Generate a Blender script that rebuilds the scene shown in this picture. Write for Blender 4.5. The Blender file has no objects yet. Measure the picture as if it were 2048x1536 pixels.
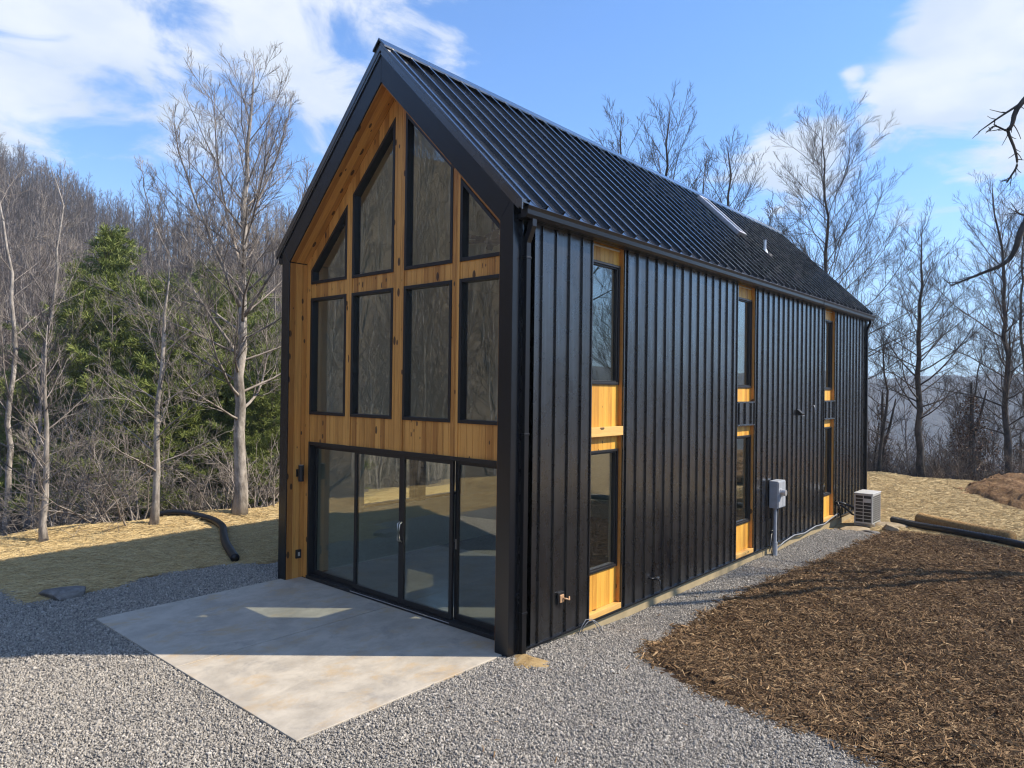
import bpy, math, random
import numpy as np
from mathutils import Vector, Matrix

R = math.radians
random.seed(7)
rng = np.random.default_rng(7)
S = bpy.context.scene
COL = S.collection

# ------------------------------------------------------------------ camera
CX, CY, CZ = 6.128, -7.051, 3.528
YAW, PITCH, ROLL, FPX = R(40.941), R(0.379), R(0.728), 1408.96
cam_d = bpy.data.cameras.new('camera')
cam = bpy.data.objects.new('camera', cam_d)
COL.objects.link(cam)
fw = Vector((-math.sin(YAW) * math.cos(PITCH), math.cos(YAW) * math.cos(PITCH), math.sin(PITCH)))
ri0 = Vector((math.cos(YAW), math.sin(YAW), 0))
up0 = ri0.cross(fw)
ri = ri0 * math.cos(ROLL) + up0 * math.sin(ROLL)
up = -ri0 * math.sin(ROLL) + up0 * math.cos(ROLL)
cam.matrix_world = Matrix(((ri.x, up.x, -fw.x, CX), (ri.y, up.y, -fw.y, CY), (ri.z, up.z, -fw.z, CZ), (0, 0, 0, 1)))
cam_d.sensor_width = 36
cam_d.lens = 36 * FPX / 2048
cam_d.clip_start = .05
cam_d.clip_end = 9000
S.camera = cam


def at(u, v, depth):
    """point of the place seen in the 2048 px wide picture at (u, v), at a depth along the view"""
    return Vector((CX, CY, CZ)) + (fw + ri * ((u - 1024) / FPX) - up * ((v - 768) / FPX)) * depth


# ------------------------------------------------------------------ sky and sun
SUN = Vector((.745, .667, .912)).normalized()
SUN_EL = math.asin(SUN.z)
SUN_AZ = math.atan2(SUN.x, SUN.y)          # clockwise from +Y
SKY = 0.128
W = bpy.data.worlds.new('World')
S.world = W
W.use_nodes = True


class NT:
    """tiny helper round a node tree"""
    def __init__(s, tree):
        s.t = tree
        s.n = tree.nodes
        s.l = tree.links

    def add(s, kind, **kw):
        n = s.n.new(kind)
        for k, v in kw.items():
            if k == 'inp':
                for a, b in v.items():
                    s.put(n.inputs[a], b)
            else:
                setattr(n, k, v)
        return n

    def put(s, sock, val):
        if hasattr(val, 'is_output') or isinstance(val, bpy.types.NodeSocket):
            s.l.new(val, sock)
        else:
            sock.default_value = val

    def math(s, op, a, b=0.0, c=0.0, clamp=False):
        n = s.add('ShaderNodeMath', operation=op, use_clamp=clamp)
        s.put(n.inputs[0], a)
        s.put(n.inputs[1], b)
        s.put(n.inputs[2], c)
        return n.outputs[0]

    def vmath(s, op, a, b=(0, 0, 0)):
        n = s.add('ShaderNodeVectorMath', operation=op)
        s.put(n.inputs[0], a)
        s.put(n.inputs[1], b)
        return n.outputs['Value'] if op in ('DOT_PRODUCT', 'LENGTH', 'DISTANCE') else n.outputs[0]

    def ss(s, v, a, b, lo=0.0, hi=1.0):
        n = s.add('ShaderNodeMapRange', interpolation_type='SMOOTHSTEP')
        s.put(n.inputs[0], v)
        for i, q in ((1, a), (2, b), (3, lo), (4, hi)):
            s.put(n.inputs[i], q)
        return n.outputs[0]

    def mix(s, f, a, b, mode='MIX'):
        n = s.add('ShaderNodeMix', data_type='RGBA', blend_type=mode)
        s.put(n.inputs[0], f)
        s.put(n.inputs[6], a)
        s.put(n.inputs[7], b)
        return n.outputs[2]

    def noise(s, vec, scale, detail=4, rough=.55, dist=0.0):
        n = s.add('ShaderNodeTexNoise')
        if vec is not None:
            s.put(n.inputs['Vector'], vec)
        n.inputs['Scale'].default_value = scale
        n.inputs['Detail'].default_value = detail
        n.inputs['Roughness'].default_value = rough
        n.inputs['Distortion'].default_value = dist
        return n.outputs[0]

    def ramp(s, f, stops):
        n = s.add('ShaderNodeValToRGB')
        e = n.color_ramp.elements
        while len(e) < len(stops):
            e.new(.5)
        for q, (p, c) in zip(e, stops):
            q.position = p
            q.color = (c[0], c[1], c[2], 1)
        s.put(n.inputs[0], f)
        return n.outputs[0]

    def mapping(s, vec, scale=(1, 1, 1), rot=(0, 0, 0), loc=(0, 0, 0)):
        n = s.add('ShaderNodeMapping')
        s.put(n.inputs[0], vec)
        n.inputs['Scale'].default_value = scale
        n.inputs['Rotation'].default_value = rot
        n.inputs['Location'].default_value = loc
        return n.outputs[0]

    def bump(s, h, strength=.5, dist=.01):
        n = s.add('ShaderNodeBump')
        n.inputs['Strength'].default_value = strength
        n.inputs['Distance'].default_value = dist
        s.put(n.inputs['Height'], h)
        return n.outputs[0]


def rgb(*c):
    return (c[0], c[1], c[2], 1)


def make_world():
    w = NT(W.node_tree)
    w.n.clear()
    out = w.add('ShaderNodeOutputWorld')
    sky = w.add('ShaderNodeTexSky', sky_type='NISHITA', sun_disc=False)
    sky.sun_elevation = SUN_EL
    sky.sun_rotation = SUN_AZ
    sky.altitude = 600
    sky.air_density = 1.0
    sky.dust_density = .25
    sky.ozone_density = 2.2
    d = w.vmath('NORMALIZE', w.add('ShaderNodeTexCoord').outputs['Generated'])
    sep = w.add('ShaderNodeSeparateXYZ')
    w.put(sep.inputs[0], d)
    zz = w.math('ADD', w.math('MAXIMUM', sep.outputs[2], 0), .16)
    comb = w.add('ShaderNodeCombineXYZ')
    w.put(comb.inputs[0], w.math('DIVIDE', sep.outputs[0], zz))
    w.put(comb.inputs[1], w.math('DIVIDE', sep.outputs[1], zz))
    p = comb.outputs[0]
    big = w.noise(p, 1.15, 3, .5, .3)
    fine = w.noise(p, 3.2, 12, .62, .6)
    f = w.math('ADD', w.math('MULTIPLY', big, .35), w.math('MULTIPLY', fine, .65))
    # banks of cloud, each round a direction of the sky: (u, v, angular radius, weight)
    tot = None
    for u, v, rad, wt in ((120, 60, .26, .24), (-250, 130, .35, .26), (330, 190, .20, .22), (560, 60, .20, .24), (760, 20, .18, .20),
                          (640, 200, .14, .17), (900, 90, .13, .17), (1960, 60, .17, .28), (1870, 200, .16, .26), (1600, 310, .14, .23), (2250, 160, .3, .3),
                          (2000, 290, .14, .24), (1705, 155, .035, .20), (1520, 400, .14, .08), (-30, 230, .12, .16)):
        c = (at(u, v, 1) - Vector((CX, CY, CZ))).normalized()
        g = w.ss(w.vmath('DISTANCE', d, tuple(c)), rad, 0.0, 0.0, wt)
        tot = g if tot is None else w.math('MAXIMUM', tot, g)
    # loose cloud over the rest of the dome, away from the view
    c0 = (at(1150, 300, 1) - Vector((CX, CY, CZ))).normalized()
    rest = w.ss(w.vmath('DISTANCE', d, tuple(c0)), .75, 1.2, 0.0, .12)
    dens = w.math('ADD', w.math('ADD', f, tot), rest)
    m = w.ss(dens, .59, .74)
    m2 = w.math('MULTIPLY', m, w.ss(sep.outputs[2], 0.0, .10))
    shade = w.ss(w.noise(p, 2.2, 5, .55), .35, .68)
    white = w.mix(shade, rgb(.42, .47, .54), rgb(.585, .60, .625))
    veil = w.ss(sep.outputs[2], .32, -.02, 0.0, .46)      # thin bright air towards the horizon
    skc = w.mix(1.0, sky.outputs[0], rgb(SKY * .66, SKY * .93, SKY * 1.22), 'MULTIPLY')
    skc = w.mix(veil, skc, rgb(.50, .62, .80))
    col = w.mix(w.math('MULTIPLY', m2, .92), skc, white)
    bg = w.add('ShaderNodeBackground')
    w.put(bg.inputs[0], col)
    bg.inputs[1].default_value = 1.0
    w.l.new(bg.outputs[0], out.inputs[0])


make_world()
W.cycles.sampling_method = 'MANUAL'
W.cycles.sample_map_resolution = 1024
sun_d = bpy.data.lights.new('sun', 'SUN')
sun_d.energy = 4.6
sun_d.angle = R(.53)
sun_d.color = (1, .89, .74)
sun = bpy.data.objects.new('sun', sun_d)
sun.rotation_euler = SUN.to_track_quat('Z', 'Y').to_euler()
sun.location = (30, 30, 40)
COL.objects.link(sun)
S.view_settings.view_transform = 'Standard'
S.view_settings.look = 'None'
S.view_settings.gamma = 1
S.view_settings.exposure = 0.85
S.cycles.max_bounces = 10
S.cycles.transparent_max_bounces = 24
S.cycles.transmission_bounces = 8
S.cycles.caustics_reflective = False
S.cycles.caustics_refractive = False
S.cycles.sample_clamp_indirect = .8
S.cycles.diffuse_bounces = 4
S.cycles.use_denoising = True
S.cycles.denoiser = 'OPENIMAGEDENOISE'
S.cycles.denoising_prefilter = 'ACCURATE'
S.cycles.denoising_input_passes = 'RGB_ALBEDO_NORMAL'
S.cycles.filter_width = 1.2
S.cycles.use_adaptive_sampling = False


# ------------------------------------------------------------------ mesh helpers
class MB:
    """collects faces, then links them as ONE mesh object"""
    def __init__(s):
        s.v = []
        s.f = []
        s.n = 0

    def add(s, v, f):
        v = np.asarray(v, float).reshape(-1, 3)
        s.v.append(v)
        for q in f:
            s.f.append([i + s.n for i in q])
        s.n += len(v)

    def box(s, x0, x1, y0, y1, z0, z1):
        v = [(x, y, z) for x in (x0, x1) for y in (y0, y1) for z in (z0, z1)]
        s.add(v, [(0, 1, 3, 2), (4, 6, 7, 5), (0, 4, 5, 1), (2, 3, 7, 6), (0, 2, 6, 4), (1, 5, 7, 3)])
        return s

    def obox(s, c, ax, ay, az):
        """box from a corner and three edge vectors"""
        c, ax, ay, az = (Vector(q) for q in (c, ax, ay, az))
        v = [c + ax * i + ay * j + az * k for i in (0, 1) for j in (0, 1) for k in (0, 1)]
        fs = [(0, 1, 3, 2), (4, 6, 7, 5), (0, 4, 5, 1), (2, 3, 7, 6), (0, 2, 6, 4), (1, 5, 7, 3)]
        if ax.cross(ay).dot(az) < 0:
            fs = [q[::-1] for q in fs]
        s.add([tuple(q) for q in v], fs)
        return s

    def prism(s, poly, axis, a, b):
        """polygon given in the two other axes, extruded along axis from a to b"""
        n = len(poly)
        v = []
        for t in (a, b):
            for p, q in poly:
                v.append({'x': (t, p, q), 'y': (p, t, q), 'z': (p, q, t)}[axis])
        area = sum(poly[i][0] * poly[(i + 1) % n][1] - poly[(i + 1) % n][0] * poly[i][1] for i in range(n))
        fs = [tuple(range(n))[::-1], tuple(range(n, 2 * n))] + [(i, (i + 1) % n, n + (i + 1) % n, n + i) for i in range(n)]
        flip = (area < 0) != (axis == 'y') != (b < a)
        if flip:
            fs = [q[::-1] for q in fs]
        s.add(v, fs)
        return s

    def tube(s, pts, rad, n=8, cap=True):
        pts = np.asarray([tuple(p) for p in pts], float)
        k = len(pts)
        rad = np.broadcast_to(np.asarray(rad, float), (k,))
        t = np.gradient(pts, axis=0)
        t /= np.linalg.norm(t, axis=1)[:, None] + 1e-12
        ref = np.array([0, 0, 1.0]) if abs(t[:, 2]).mean() < .8 else np.array([1.0, 0, 0])
        a = np.cross(t, ref)
        a /= np.linalg.norm(a, axis=1)[:, None] + 1e-12
        b = np.cross(t, a)
        an = np.arange(n) * 2 * np.pi / n
        v = pts[:, None] + rad[:, None, None] * (a[:, None] * np.cos(an)[None, :, None] + b[:, None] * np.sin(an)[None, :, None])
        f = []
        for i in range(k - 1):
            for j in range(n):
                j2 = (j + 1) % n
                f.append((i * n + j, i * n + j2, (i + 1) * n + j2, (i + 1) * n + j))
        if cap:
            f.append(tuple(range(n))[::-1])
            f.append(tuple((k - 1) * n + j for j in range(n)))
        s.add(v.reshape(-1, 3), f)
        return s

    def build(s, name, mat, parent=None, smooth=False, bevel=0.0):
        me = bpy.data.meshes.new(name)
        V = np.concatenate(s.v) if s.v else np.zeros((0, 3))
        L = np.fromiter((len(q) for q in s.f), int, len(s.f))
        me.vertices.add(len(V))
        me.vertices.foreach_set('co', V.ravel())
        me.loops.add(int(L.sum()))
        me.loops.foreach_set('vertex_index', np.fromiter((i for q in s.f for i in q), int, int(L.sum())))
        me.polygons.add(len(L))
        me.polygons.foreach_set('loop_start', np.concatenate([[0], np.cumsum(L)[:-1]]) if len(L) else [])
        me.update(calc_edges=True)
        me.validate()
        me.polygons.foreach_set('use_smooth', np.full(len(me.polygons), bool(smooth)))
        me.materials.append(mat)
        o = bpy.data.objects.new(name, me)
        COL.objects.link(o)
        if parent is not None:
            o.parent = parent
            o.matrix_parent_inverse = parent.matrix_basis.inverted()
        if bevel:
            m = o.modifiers.new('bevel', 'BEVEL')
            m.width = bevel
            m.segments = 2
            m.limit_method = 'ANGLE'
        return o


def tag(o, label=None, cat=None, group=None, kind=None):
    if label:
        o['label'] = label
    if cat:
        o['category'] = cat
    if group:
        o['group'] = group
    if kind:
        o['kind'] = kind
    return o


def empty(name, loc, label=None, cat=None, group=None, rz=0.0):
    o = bpy.data.objects.new(name, None)
    o.empty_display_size = .2
    o.location = loc
    o.rotation_euler = (0, 0, rz)
    o.matrix_basis = Matrix.LocRotScale(Vector(loc), o.rotation_euler, None)
    COL.objects.link(o)
    return tag(o, label, cat, group)


# ------------------------------------------------------------------ materials
def material(name):
    m = bpy.data.materials.new(name)
    m.use_nodes = True
    t = NT(m.node_tree)
    b = m.node_tree.nodes['Principled BSDF']
    return m, t, b


def plain(name, col, rough=.5, metal=0.0, var=.15, scale=8.0, spec=.5, bump=0.0):
    m, t, b = material(name)
    co = t.add('ShaderNodeTexCoord').outputs['Object']
    nz = t.noise(co, scale, 5, .6)
    k = t.ss(nz, .3, .7, 1 - var, 1 + var)
    t.put(b.inputs['Base Color'], t.mix(1.0, rgb(*col), t.add('ShaderNodeCombineColor', inp={0: k, 1: k, 2: k}).outputs[0], 'MULTIPLY'))
    b.inputs['Roughness'].default_value = rough
    b.inputs['Metallic'].default_value = metal
    b.inputs['Specular IOR Level'].default_value = spec
    if bump:
        t.put(b.inputs['Normal'], t.bump(t.noise(co, scale * 4, 6, .6), bump, .01))
    return m


def metal_wall():
    """black painted steel sheet: slightly wavy (oil canning), with dust and scuffs"""
    m, t, b = material('black_steel_cladding')
    co = t.add('ShaderNodeTexCoord').outputs['Object']
    dust = t.ss(t.noise(co, 55, 3, .7), .73, .79)
    dust2 = t.math('MULTIPLY', dust, t.ss(t.noise(t.mapping(co, (1, 2.2, .35)), 1.6, 3), .50, .68))
    big = t.noise(co, .8, 4, .6)
    base = t.mix(t.ss(big, .35, .7), rgb(.006, .0062, .007), rgb(.010, .0102, .011))
    t.put(b.inputs['Base Color'], t.mix(t.math('MULTIPLY', dust2, .42), base, rgb(.30, .29, .27)))
    t.put(b.inputs['Roughness'], t.ss(t.noise(co, 3.5, 4), .3, .7, .24, .34))
    b.inputs['Coat Weight'].default_value = 1.0
    b.inputs['Coat IOR'].default_value = 1.52
    b.inputs['Coat Roughness'].default_value = .22
    wav = t.noise(t.mapping(co, (1, 1.3, .55)), 1.3, 1, .4, 0)
    wav2 = t.noise(t.mapping(co, (1, 3.0, .30)), 2.2, 1, .4, 0)
    t.put(b.inputs['Normal'], t.bump(t.math('ADD', wav, t.math('MULTIPLY', wav2, .5)), .55, .075))
    b.inputs['Specular IOR Level'].default_value = .7
    return m


def metal_roof():
    m, t, b = material('black_steel_roofing')
    co = t.add('ShaderNodeTexCoord').outputs['Object']
    t.put(b.inputs['Base Color'], t.mix(t.ss(t.noise(co, .7, 4), .35, .7), rgb(.004, .0045, .0055), rgb(.007, .0075, .009)))
    t.put(b.inputs['Roughness'], t.ss(t.noise(co, 4, 4), .3, .7, .20, .30))
    t.put(b.inputs['Normal'], t.bump(t.noise(t.mapping(co, (.4, 2, .4)), 2.0, 2), .08, .02))
    b.inputs['Specular IOR Level'].default_value = 1.0
    b.inputs['Coat Weight'].default_value = .8
    b.inputs['Coat Roughness'].default_value = .12
    return m


def wood(name, c0, c1, axis, grain, seed=0.0, rough=.5, KN=(.06, .25)):
    """stained knotty boards; axis = index of the coordinate the boards are counted along, grain = scale of the noise on each axis"""
    m, t, b = material(name)
    co = t.add('ShaderNodeTexCoord').outputs['Object']
    sep = t.add('ShaderNodeSeparateXYZ')
    t.put(sep.inputs[0], co)
    brd = t.math('FLOOR', t.math('DIVIDE', sep.outputs[axis], BOARD))
    wn = t.add('ShaderNodeTexWhiteNoise', noise_dimensions='1D')
    t.put(wn.inputs['W'], t.math('ADD', brd, seed + .37))
    shift = t.add('ShaderNodeCombineXYZ')
    for i in range(3):
        t.put(shift.inputs[i], t.math('MULTIPLY', wn.outputs[0], 7.0 + 3 * i))
    g0 = t.vmath('ADD', co, shift.outputs[0])
    gr = t.noise(t.mapping(g0, grain), 1.0, 6, .62, .8)
    fine = t.noise(t.mapping(g0, tuple(q * 5 for q in grain)), 1.0, 3, .6)
    f = t.math('ADD', t.math('MULTIPLY', gr, .55), t.math('MULTIPLY', fine, .2))
    f = t.math('ADD', f, t.math('MULTIPLY', wn.outputs[0], .42))
    col = t.mix(t.ss(f, .30, .80), rgb(*c0), rgb(*c1))
    kn = t.add('ShaderNodeTexVoronoi', feature='F1')
    t.put(kn.inputs['Vector'], t.mapping(g0, tuple(8.0 if q > 5 else 3.6 for q in grain)))
    kn.inputs['Scale'].default_value = 1.0
    kcol = t.add('ShaderNodeSeparateColor')
    t.put(kcol.inputs[0], kn.outputs['Color'])
    ksz = t.math('MULTIPLY', kcol.outputs[0], KN[1])
    wob = t.math('ADD', kn.outputs['Distance'], t.math('MULTIPLY', t.noise(co, 30, 2), .03))
    knot = t.ss(wob, t.math('ADD', ksz, .035), t.math('ADD', ksz, .012))
    knot = t.math('MULTIPLY', knot, t.math('GREATER_THAN', kcol.outputs[1], KN[0]))
    t.put(b.inputs['Base Color'], t.mix(t.math('MULTIPLY', knot, .88), col, rgb(.035, .014, .005)))
    b.inputs['Roughness'].default_value = rough
    t.put(b.inputs['Normal'], t.bump(gr, .15, .004))
    return m


BOARD = .128
M = {}
M['cladding'] = metal_wall()
M['roofing'] = metal_roof()
M['trim'] = plain('black_steel_trim', (.006, .0068, .009), .26, 0, .2, 2.5, .5)
M['alu'] = plain('black_window_frame', (.010, .010, .011), .42, 0, .1, 5)
M['gutter'] = plain('black_gutter', (.007, .007, .008), .30, 0, .1, 3, .4)
WC0, WC1 = (.38, .150, .028), (.74, .365, .088)
M['wood_x'] = wood('cedar_boards_front', WC0, WC1, 0, (14, 14, 1.0))
M['wood_y'] = wood('cedar_boards_reveal', WC0, WC1, 1, (1.0, 14, 1.0), 3)
M['wood_side'] = wood('cedar_boards_side', (.50, .230, .030), (.80, .44, .068), 1, (14, 14, 1.0), 9, .5, (.55, .12))
M['wood_beam'] = wood('cedar_trim', (.50, .27, .07), (.78, .50, .16), 2, (12, 1.0, 14), 5)
M['backing'] = plain('dark_timber_backing', (.05, .024, .009), .8)
M['drywall'] = plain('painted_drywall', (.43, .44, .38), .8, 0, .04, 2)
M['ceil'] = plain('ceiling_paint', (.66, .67, .58), .8, 0, .04, 2)
M['foundation'] = plain('foundation_coating', (.33, .265, .155), .85, 0, .12, 3, .3, .3)
M['galv'] = plain('galvanised_steel', (.55, .56, .58), .35, .7, .15, 12)
M['grey_paint'] = plain('grey_enamel', (.34, .36, .385), .42, 0, .08, 9)
M['cable_grey'] = plain('grey_cable_sheath', (.20, .21, .225), .5)
M['white_paint'] = plain('off_white_enamel', (.50, .49, .455), .45, 0, .06, 9)
M['dark_plastic'] = plain('dark_plastic', (.012, .012, .013), .38, 0, .15, 8)
M['nickel'] = plain('brushed_nickel', (.62, .59, .54), .3, .9, .1, 15)
M['copper'] = plain('tan_box', (.42, .25, .13), .5, 0, .2, 20)
M['floor'] = plain('sealed_concrete_floor', (.17, .168, .16), .25, 0, .15, 1.5)
M['bulb'] = plain('frosted_lens', (.75, .73, .68), .4)


def glass():
    m = bpy.data.materials.new('window_glass')
    m.use_nodes = True
    t = NT(m.node_tree)
    t.n.clear()
    out = t.add('ShaderNodeOutputMaterial')
    tr = t.add('ShaderNodeBsdfTransparent')
    tr.inputs[0].default_value = rgb(.93, .955, .915)
    gl = t.add('ShaderNodeBsdfGlossy')
    gl.inputs['Color'].default_value = rgb(.95, .97, .96)
    gl.inputs['Roughness'].default_value = 0.0
    lw = t.add('ShaderNodeLayerWeight')
    lw.inputs[0].default_value = .5
    f5 = t.math('POWER', lw.outputs['Facing'], 4.0)
    fres = t.math('MULTIPLY_ADD', f5, .84, .13)
    mx = t.add('ShaderNodeMixShader')
    t.put(mx.inputs[0], fres)
    t.l.new(tr.outputs[0], mx.inputs[1])
    t.l.new(gl.outputs[0], mx.inputs[2])
    t.l.new(mx.outputs[0], out.inputs[0])
    return m


M['glass'] = glass()


def concrete():
    m, t, b = material('broom_concrete')
    co = t.add('ShaderNodeTexCoord').outputs['Object']
    a = t.noise(t.mapping(co, (1.2, .9, 1), (0, 0, .7)), 2.1, 9, .70, .3)
    c = t.mix(t.ss(a, .28, .72), rgb(.32, .283, .225), rgb(.50, .447, .357))
    blot = t.noise(t.mapping(co, (1.3, .9, 1), (0, 0, .8), (1.7, .4, 0)), 1.35, 9, .72, .3)
    c = t.mix(t.ss(blot, .50, .68, 0, .75), c, rgb(.44, .305, .15))       # dried clay stain
    dk = t.noise(t.mapping(co, (1, 1, 1), loc=(4, 2, 0)), 1.5, 9, .72, .4)
    c = t.mix(t.ss(dk, .53, .70, 0, .55), c, rgb(.20, .19, .175))
    sp = t.noise(co, 70, 3, .7)
    c = t.mix(t.ss(sp, .66, .76, 0, .6), c, rgb(.12, .11, .10))
    c = t.mix(t.ss(t.noise(co, 160, 2, .7), .35, .75, 0, .22), c, rgb(.62, .59, .54))
    t.put(b.inputs['Base Color'], c)
    t.put(b.inputs['Roughness'], t.ss(a, .3, .7, .62, .85))
    t.put(b.inputs['Normal'], t.bump(t.noise(co, 120, 4, .7), .25, .004))
    return m


M['concrete'] = concrete()


def ground_mat(name, stops, scale, bump=.6, dist=.03, stretch=(1, 1, 1), rot=0.0, rough=.9, big=.35):
    m, t, b = material(name)
    co = t.add('ShaderNodeTexCoord').outputs['Object']
    a = t.noise(t.mapping(co, stretch, (0, 0, rot)), scale, 8, .72, .4)
    bg = t.noise(co, big, 5, .6)
    f = t.math('ADD', t.math('MULTIPLY', a, .75), t.math('MULTIPLY', bg, .25))
    t.put(b.inputs['Base Color'], t.ramp(f, stops))
    b.inputs['Roughness'].default_value = rough
    b.inputs['Specular IOR Level'].default_value = .2
    t.put(b.inputs['Normal'], t.bump(a, bump, dist))
    return m


M['forest_floor'] = ground_mat('leaf_litter', [(.30, (.045, .037, .030)), (.48, (.115, .094, .074)), (.68, (.20, .168, .135))], 3.0, .7, .2)
M['far_forest'] = ground_mat('distant_bare_forest', [(.30, (.05, .043, .035)), (.5, (.095, .078, .06)), (.72, (.16, .13, .10))], .09, .9, 6.0, big=.01)
M['gravel_bed'] = ground_mat('crushed_stone_bed', [(.30, (.05, .048, .046)), (.5, (.14, .132, .122)), (.72, (.30, .285, .26))], 26, .8, .02)
M['mulch_bed'] = ground_mat('shredded_bark_bed', [(.30, (.016, .009, .005)), (.5, (.05, .028, .014)), (.72, (.13, .075, .036))], 22, .9, .04)
M['straw_bed'] = ground_mat('straw_matting', [(.30, (.13, .072, .03)), (.46, (.33, .225, .10)), (.72, (.54, .41, .21))], 9, .9, .05, (1.0, .25, 1), .15, big=.8)
M['red_dirt'] = ground_mat('red_clay_soil', [(.30, (.075, .038, .018)), (.46, (.19, .105, .05)), (.60, (.30, .19, .095)), (.76, (.44, .31, .17))], 5.0, 1.0, .15)


def scatter_mat(name, cols, rough=.8, nscale=9.0):
    """one colour for each small piece out of a range"""
    m, t, b = material(name)
    r = t.add('ShaderNodeObjectInfo').outputs['Random']
    co = t.add('ShaderNodeTexCoord').outputs['Object']
    n = len(cols)
    c = t.ramp(r, [(i / (n - 1), q) for i, q in enumerate(cols)])
    k = t.ss(t.noise(co, nscale, 3), .3, .7, .75, 1.2)
    t.put(b.inputs['Base Color'], t.mix(1.0, c, t.add('ShaderNodeCombineColor', inp={0: k, 1: k, 2: k}).outputs[0], 'MULTIPLY'))
    b.inputs['Roughness'].default_value = rough
    b.inputs['Specular IOR Level'].default_value = .35
    return m


M['stone'] = scatter_mat('crushed_stone', [(.18, .168, .15), (.34, .312, .265), (.25, .23, .198), (.44, .405, .345), (.21, .195, .172), (.36, .322, .265), (.52, .48, .415), (.29, .262, .222)], .75)
M['chip'] = scatter_mat('bark_chip', [(.066, .037, .017), (.22, .127, .056), (.115, .066, .029), (.32, .20, .094), (.16, .092, .041), (.092, .053, .024), (.44, .305, .16), (.185, .108, .048), (.25, .152, .070), (.078, .045, .020)], .85)
M['straw'] = scatter_mat('straw_stalk', [(.32, .22, .09), (.55, .42, .20), (.44, .31, .13), (.62, .50, .27), (.38, .26, .11)], .7)


def bark(name, c0, c1, scale=7.0, moss=None):
    m, t, b = material(name)
    co = t.add('ShaderNodeTexCoord').outputs['Object']
    a = t.noise(t.mapping(co, (1, 1, .35)), scale, 6, .65, .4)
    bl = t.noise(co, 2.2, 4, .6)
    c = t.mix(t.ss(t.math('ADD', t.math('MULTIPLY', a, .6), t.math('MULTIPLY', bl, .4)), .34, .68), rgb(*c0), rgb(*c1))
    t.put(b.inputs['Base Color'], c)
    b.inputs['Roughness'].default_value = .85
    b.inputs['Specular IOR Level'].default_value = .2
    t.put(b.inputs['Normal'], t.bump(a, .8, .03))
    return m


M['bark_pale'] = bark('pale_grey_bark', (.16, .14, .12), (.52, .475, .42))
M['twig_pale'] = bark('pale_grey_twigs', (.15, .128, .11), (.40, .355, .31), 3)
M['bark_dark'] = bark('dark_grey_bark', (.035, .030, .026), (.125, .11, .095))
M['twig_dark'] = bark('dark_brown_twigs', (.045, .038, .034), (.135, .116, .10), 3)
M['bark_far'] = bark('hill_tree_bark', (.105, .092, .085), (.30, .275, .258), 2)
M['twig_mid'] = bark('mid_brown_twigs', (.065, .050, .040), (.185, .148, .118), 3)
M['bark_birch'] = bark('birch_bark', (.20, .18, .16), (.72, .70, .66), 5)
M['twig_brown'] = bark('grey_brown_twigs', (.062, .050, .047), (.165, .140, .130), 3)


def leaf_mat(name, cols):
    m, t, b = material(name)
    g = t.add('ShaderNodeNewGeometry').outputs['Random Per Island']
    t.put(b.inputs['Base Color'], t.ramp(g, [(i / (len(cols) - 1), q) for i, q in enumerate(cols)]))
    b.inputs['Roughness'].default_value = .6
    b.inputs['Specular IOR Level'].default_value = .25
    return m


M['needle'] = leaf_mat('white_pine_needles', [(.105, .145, .036), (.23, .27, .068), (.155, .20, .05), (.31, .34, .10), (.12, .17, .045)])
M['dead_vine'] = leaf_mat('dead_vine_leaves', [(.050, .026, .015), (.13, .070, .040), (.085, .048, .028), (.19, .115, .07)])


# ------------------------------------------------------------------ terrain
def sst(x, a, b):
    t = np.clip((np.asarray(x, float) - a) / (b - a), 0, 1)
    return t * t * (3 - 2 * t)


PHI = [-180, -150, -125, -100, -80, -60, -45, -36, -32, -29.5, -27, -24, -18.6, -13, -5, 3, 7, 15, 30, 60, 120, 180]
TOP = [14, 20, 32, 38, 40, 42, 46, 48, 43, 33, 24, 21, 23, 20, 13, 4, -2, -12, -18, -18, -4, 14]
DIS = [90, 90, 92, 96, 100, 120, 170, 190, 190, 170, 132, 112, 110, 110, 110, 110, 110, 120, 150, 160, 120, 90]
FARTOP = [60] * 16 + [44, 40, 24, 30, 50, 60]


def wob(x, y, s, k=0.0):
    return (np.sin(x * s + 1.3 + k) * np.cos(y * s * 1.17 + .4 + k) + .5 * np.sin(x * s * 2.3 + y * s * 1.9 + k) + .3 * np.cos(x * s * 4.1 - y * s * 3.7 + k))


def yard_out(x, y):
    """metres beyond the edge of the cleared yard (negative inside)"""
    left = -12.95 - x + .35 * np.sin(y * .7) + .25 * np.sin(y * 1.9 + 1)
    back = y - 24.6 - .5 * np.sin(x * .8) - 0.35 * (x + 2)
    right = x - 17 - .3 * np.sin(y * .5)
    front = -15 - y + .6 * np.sin(x * .4)
    return np.maximum(np.maximum(left, back), np.maximum(right, front))


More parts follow.
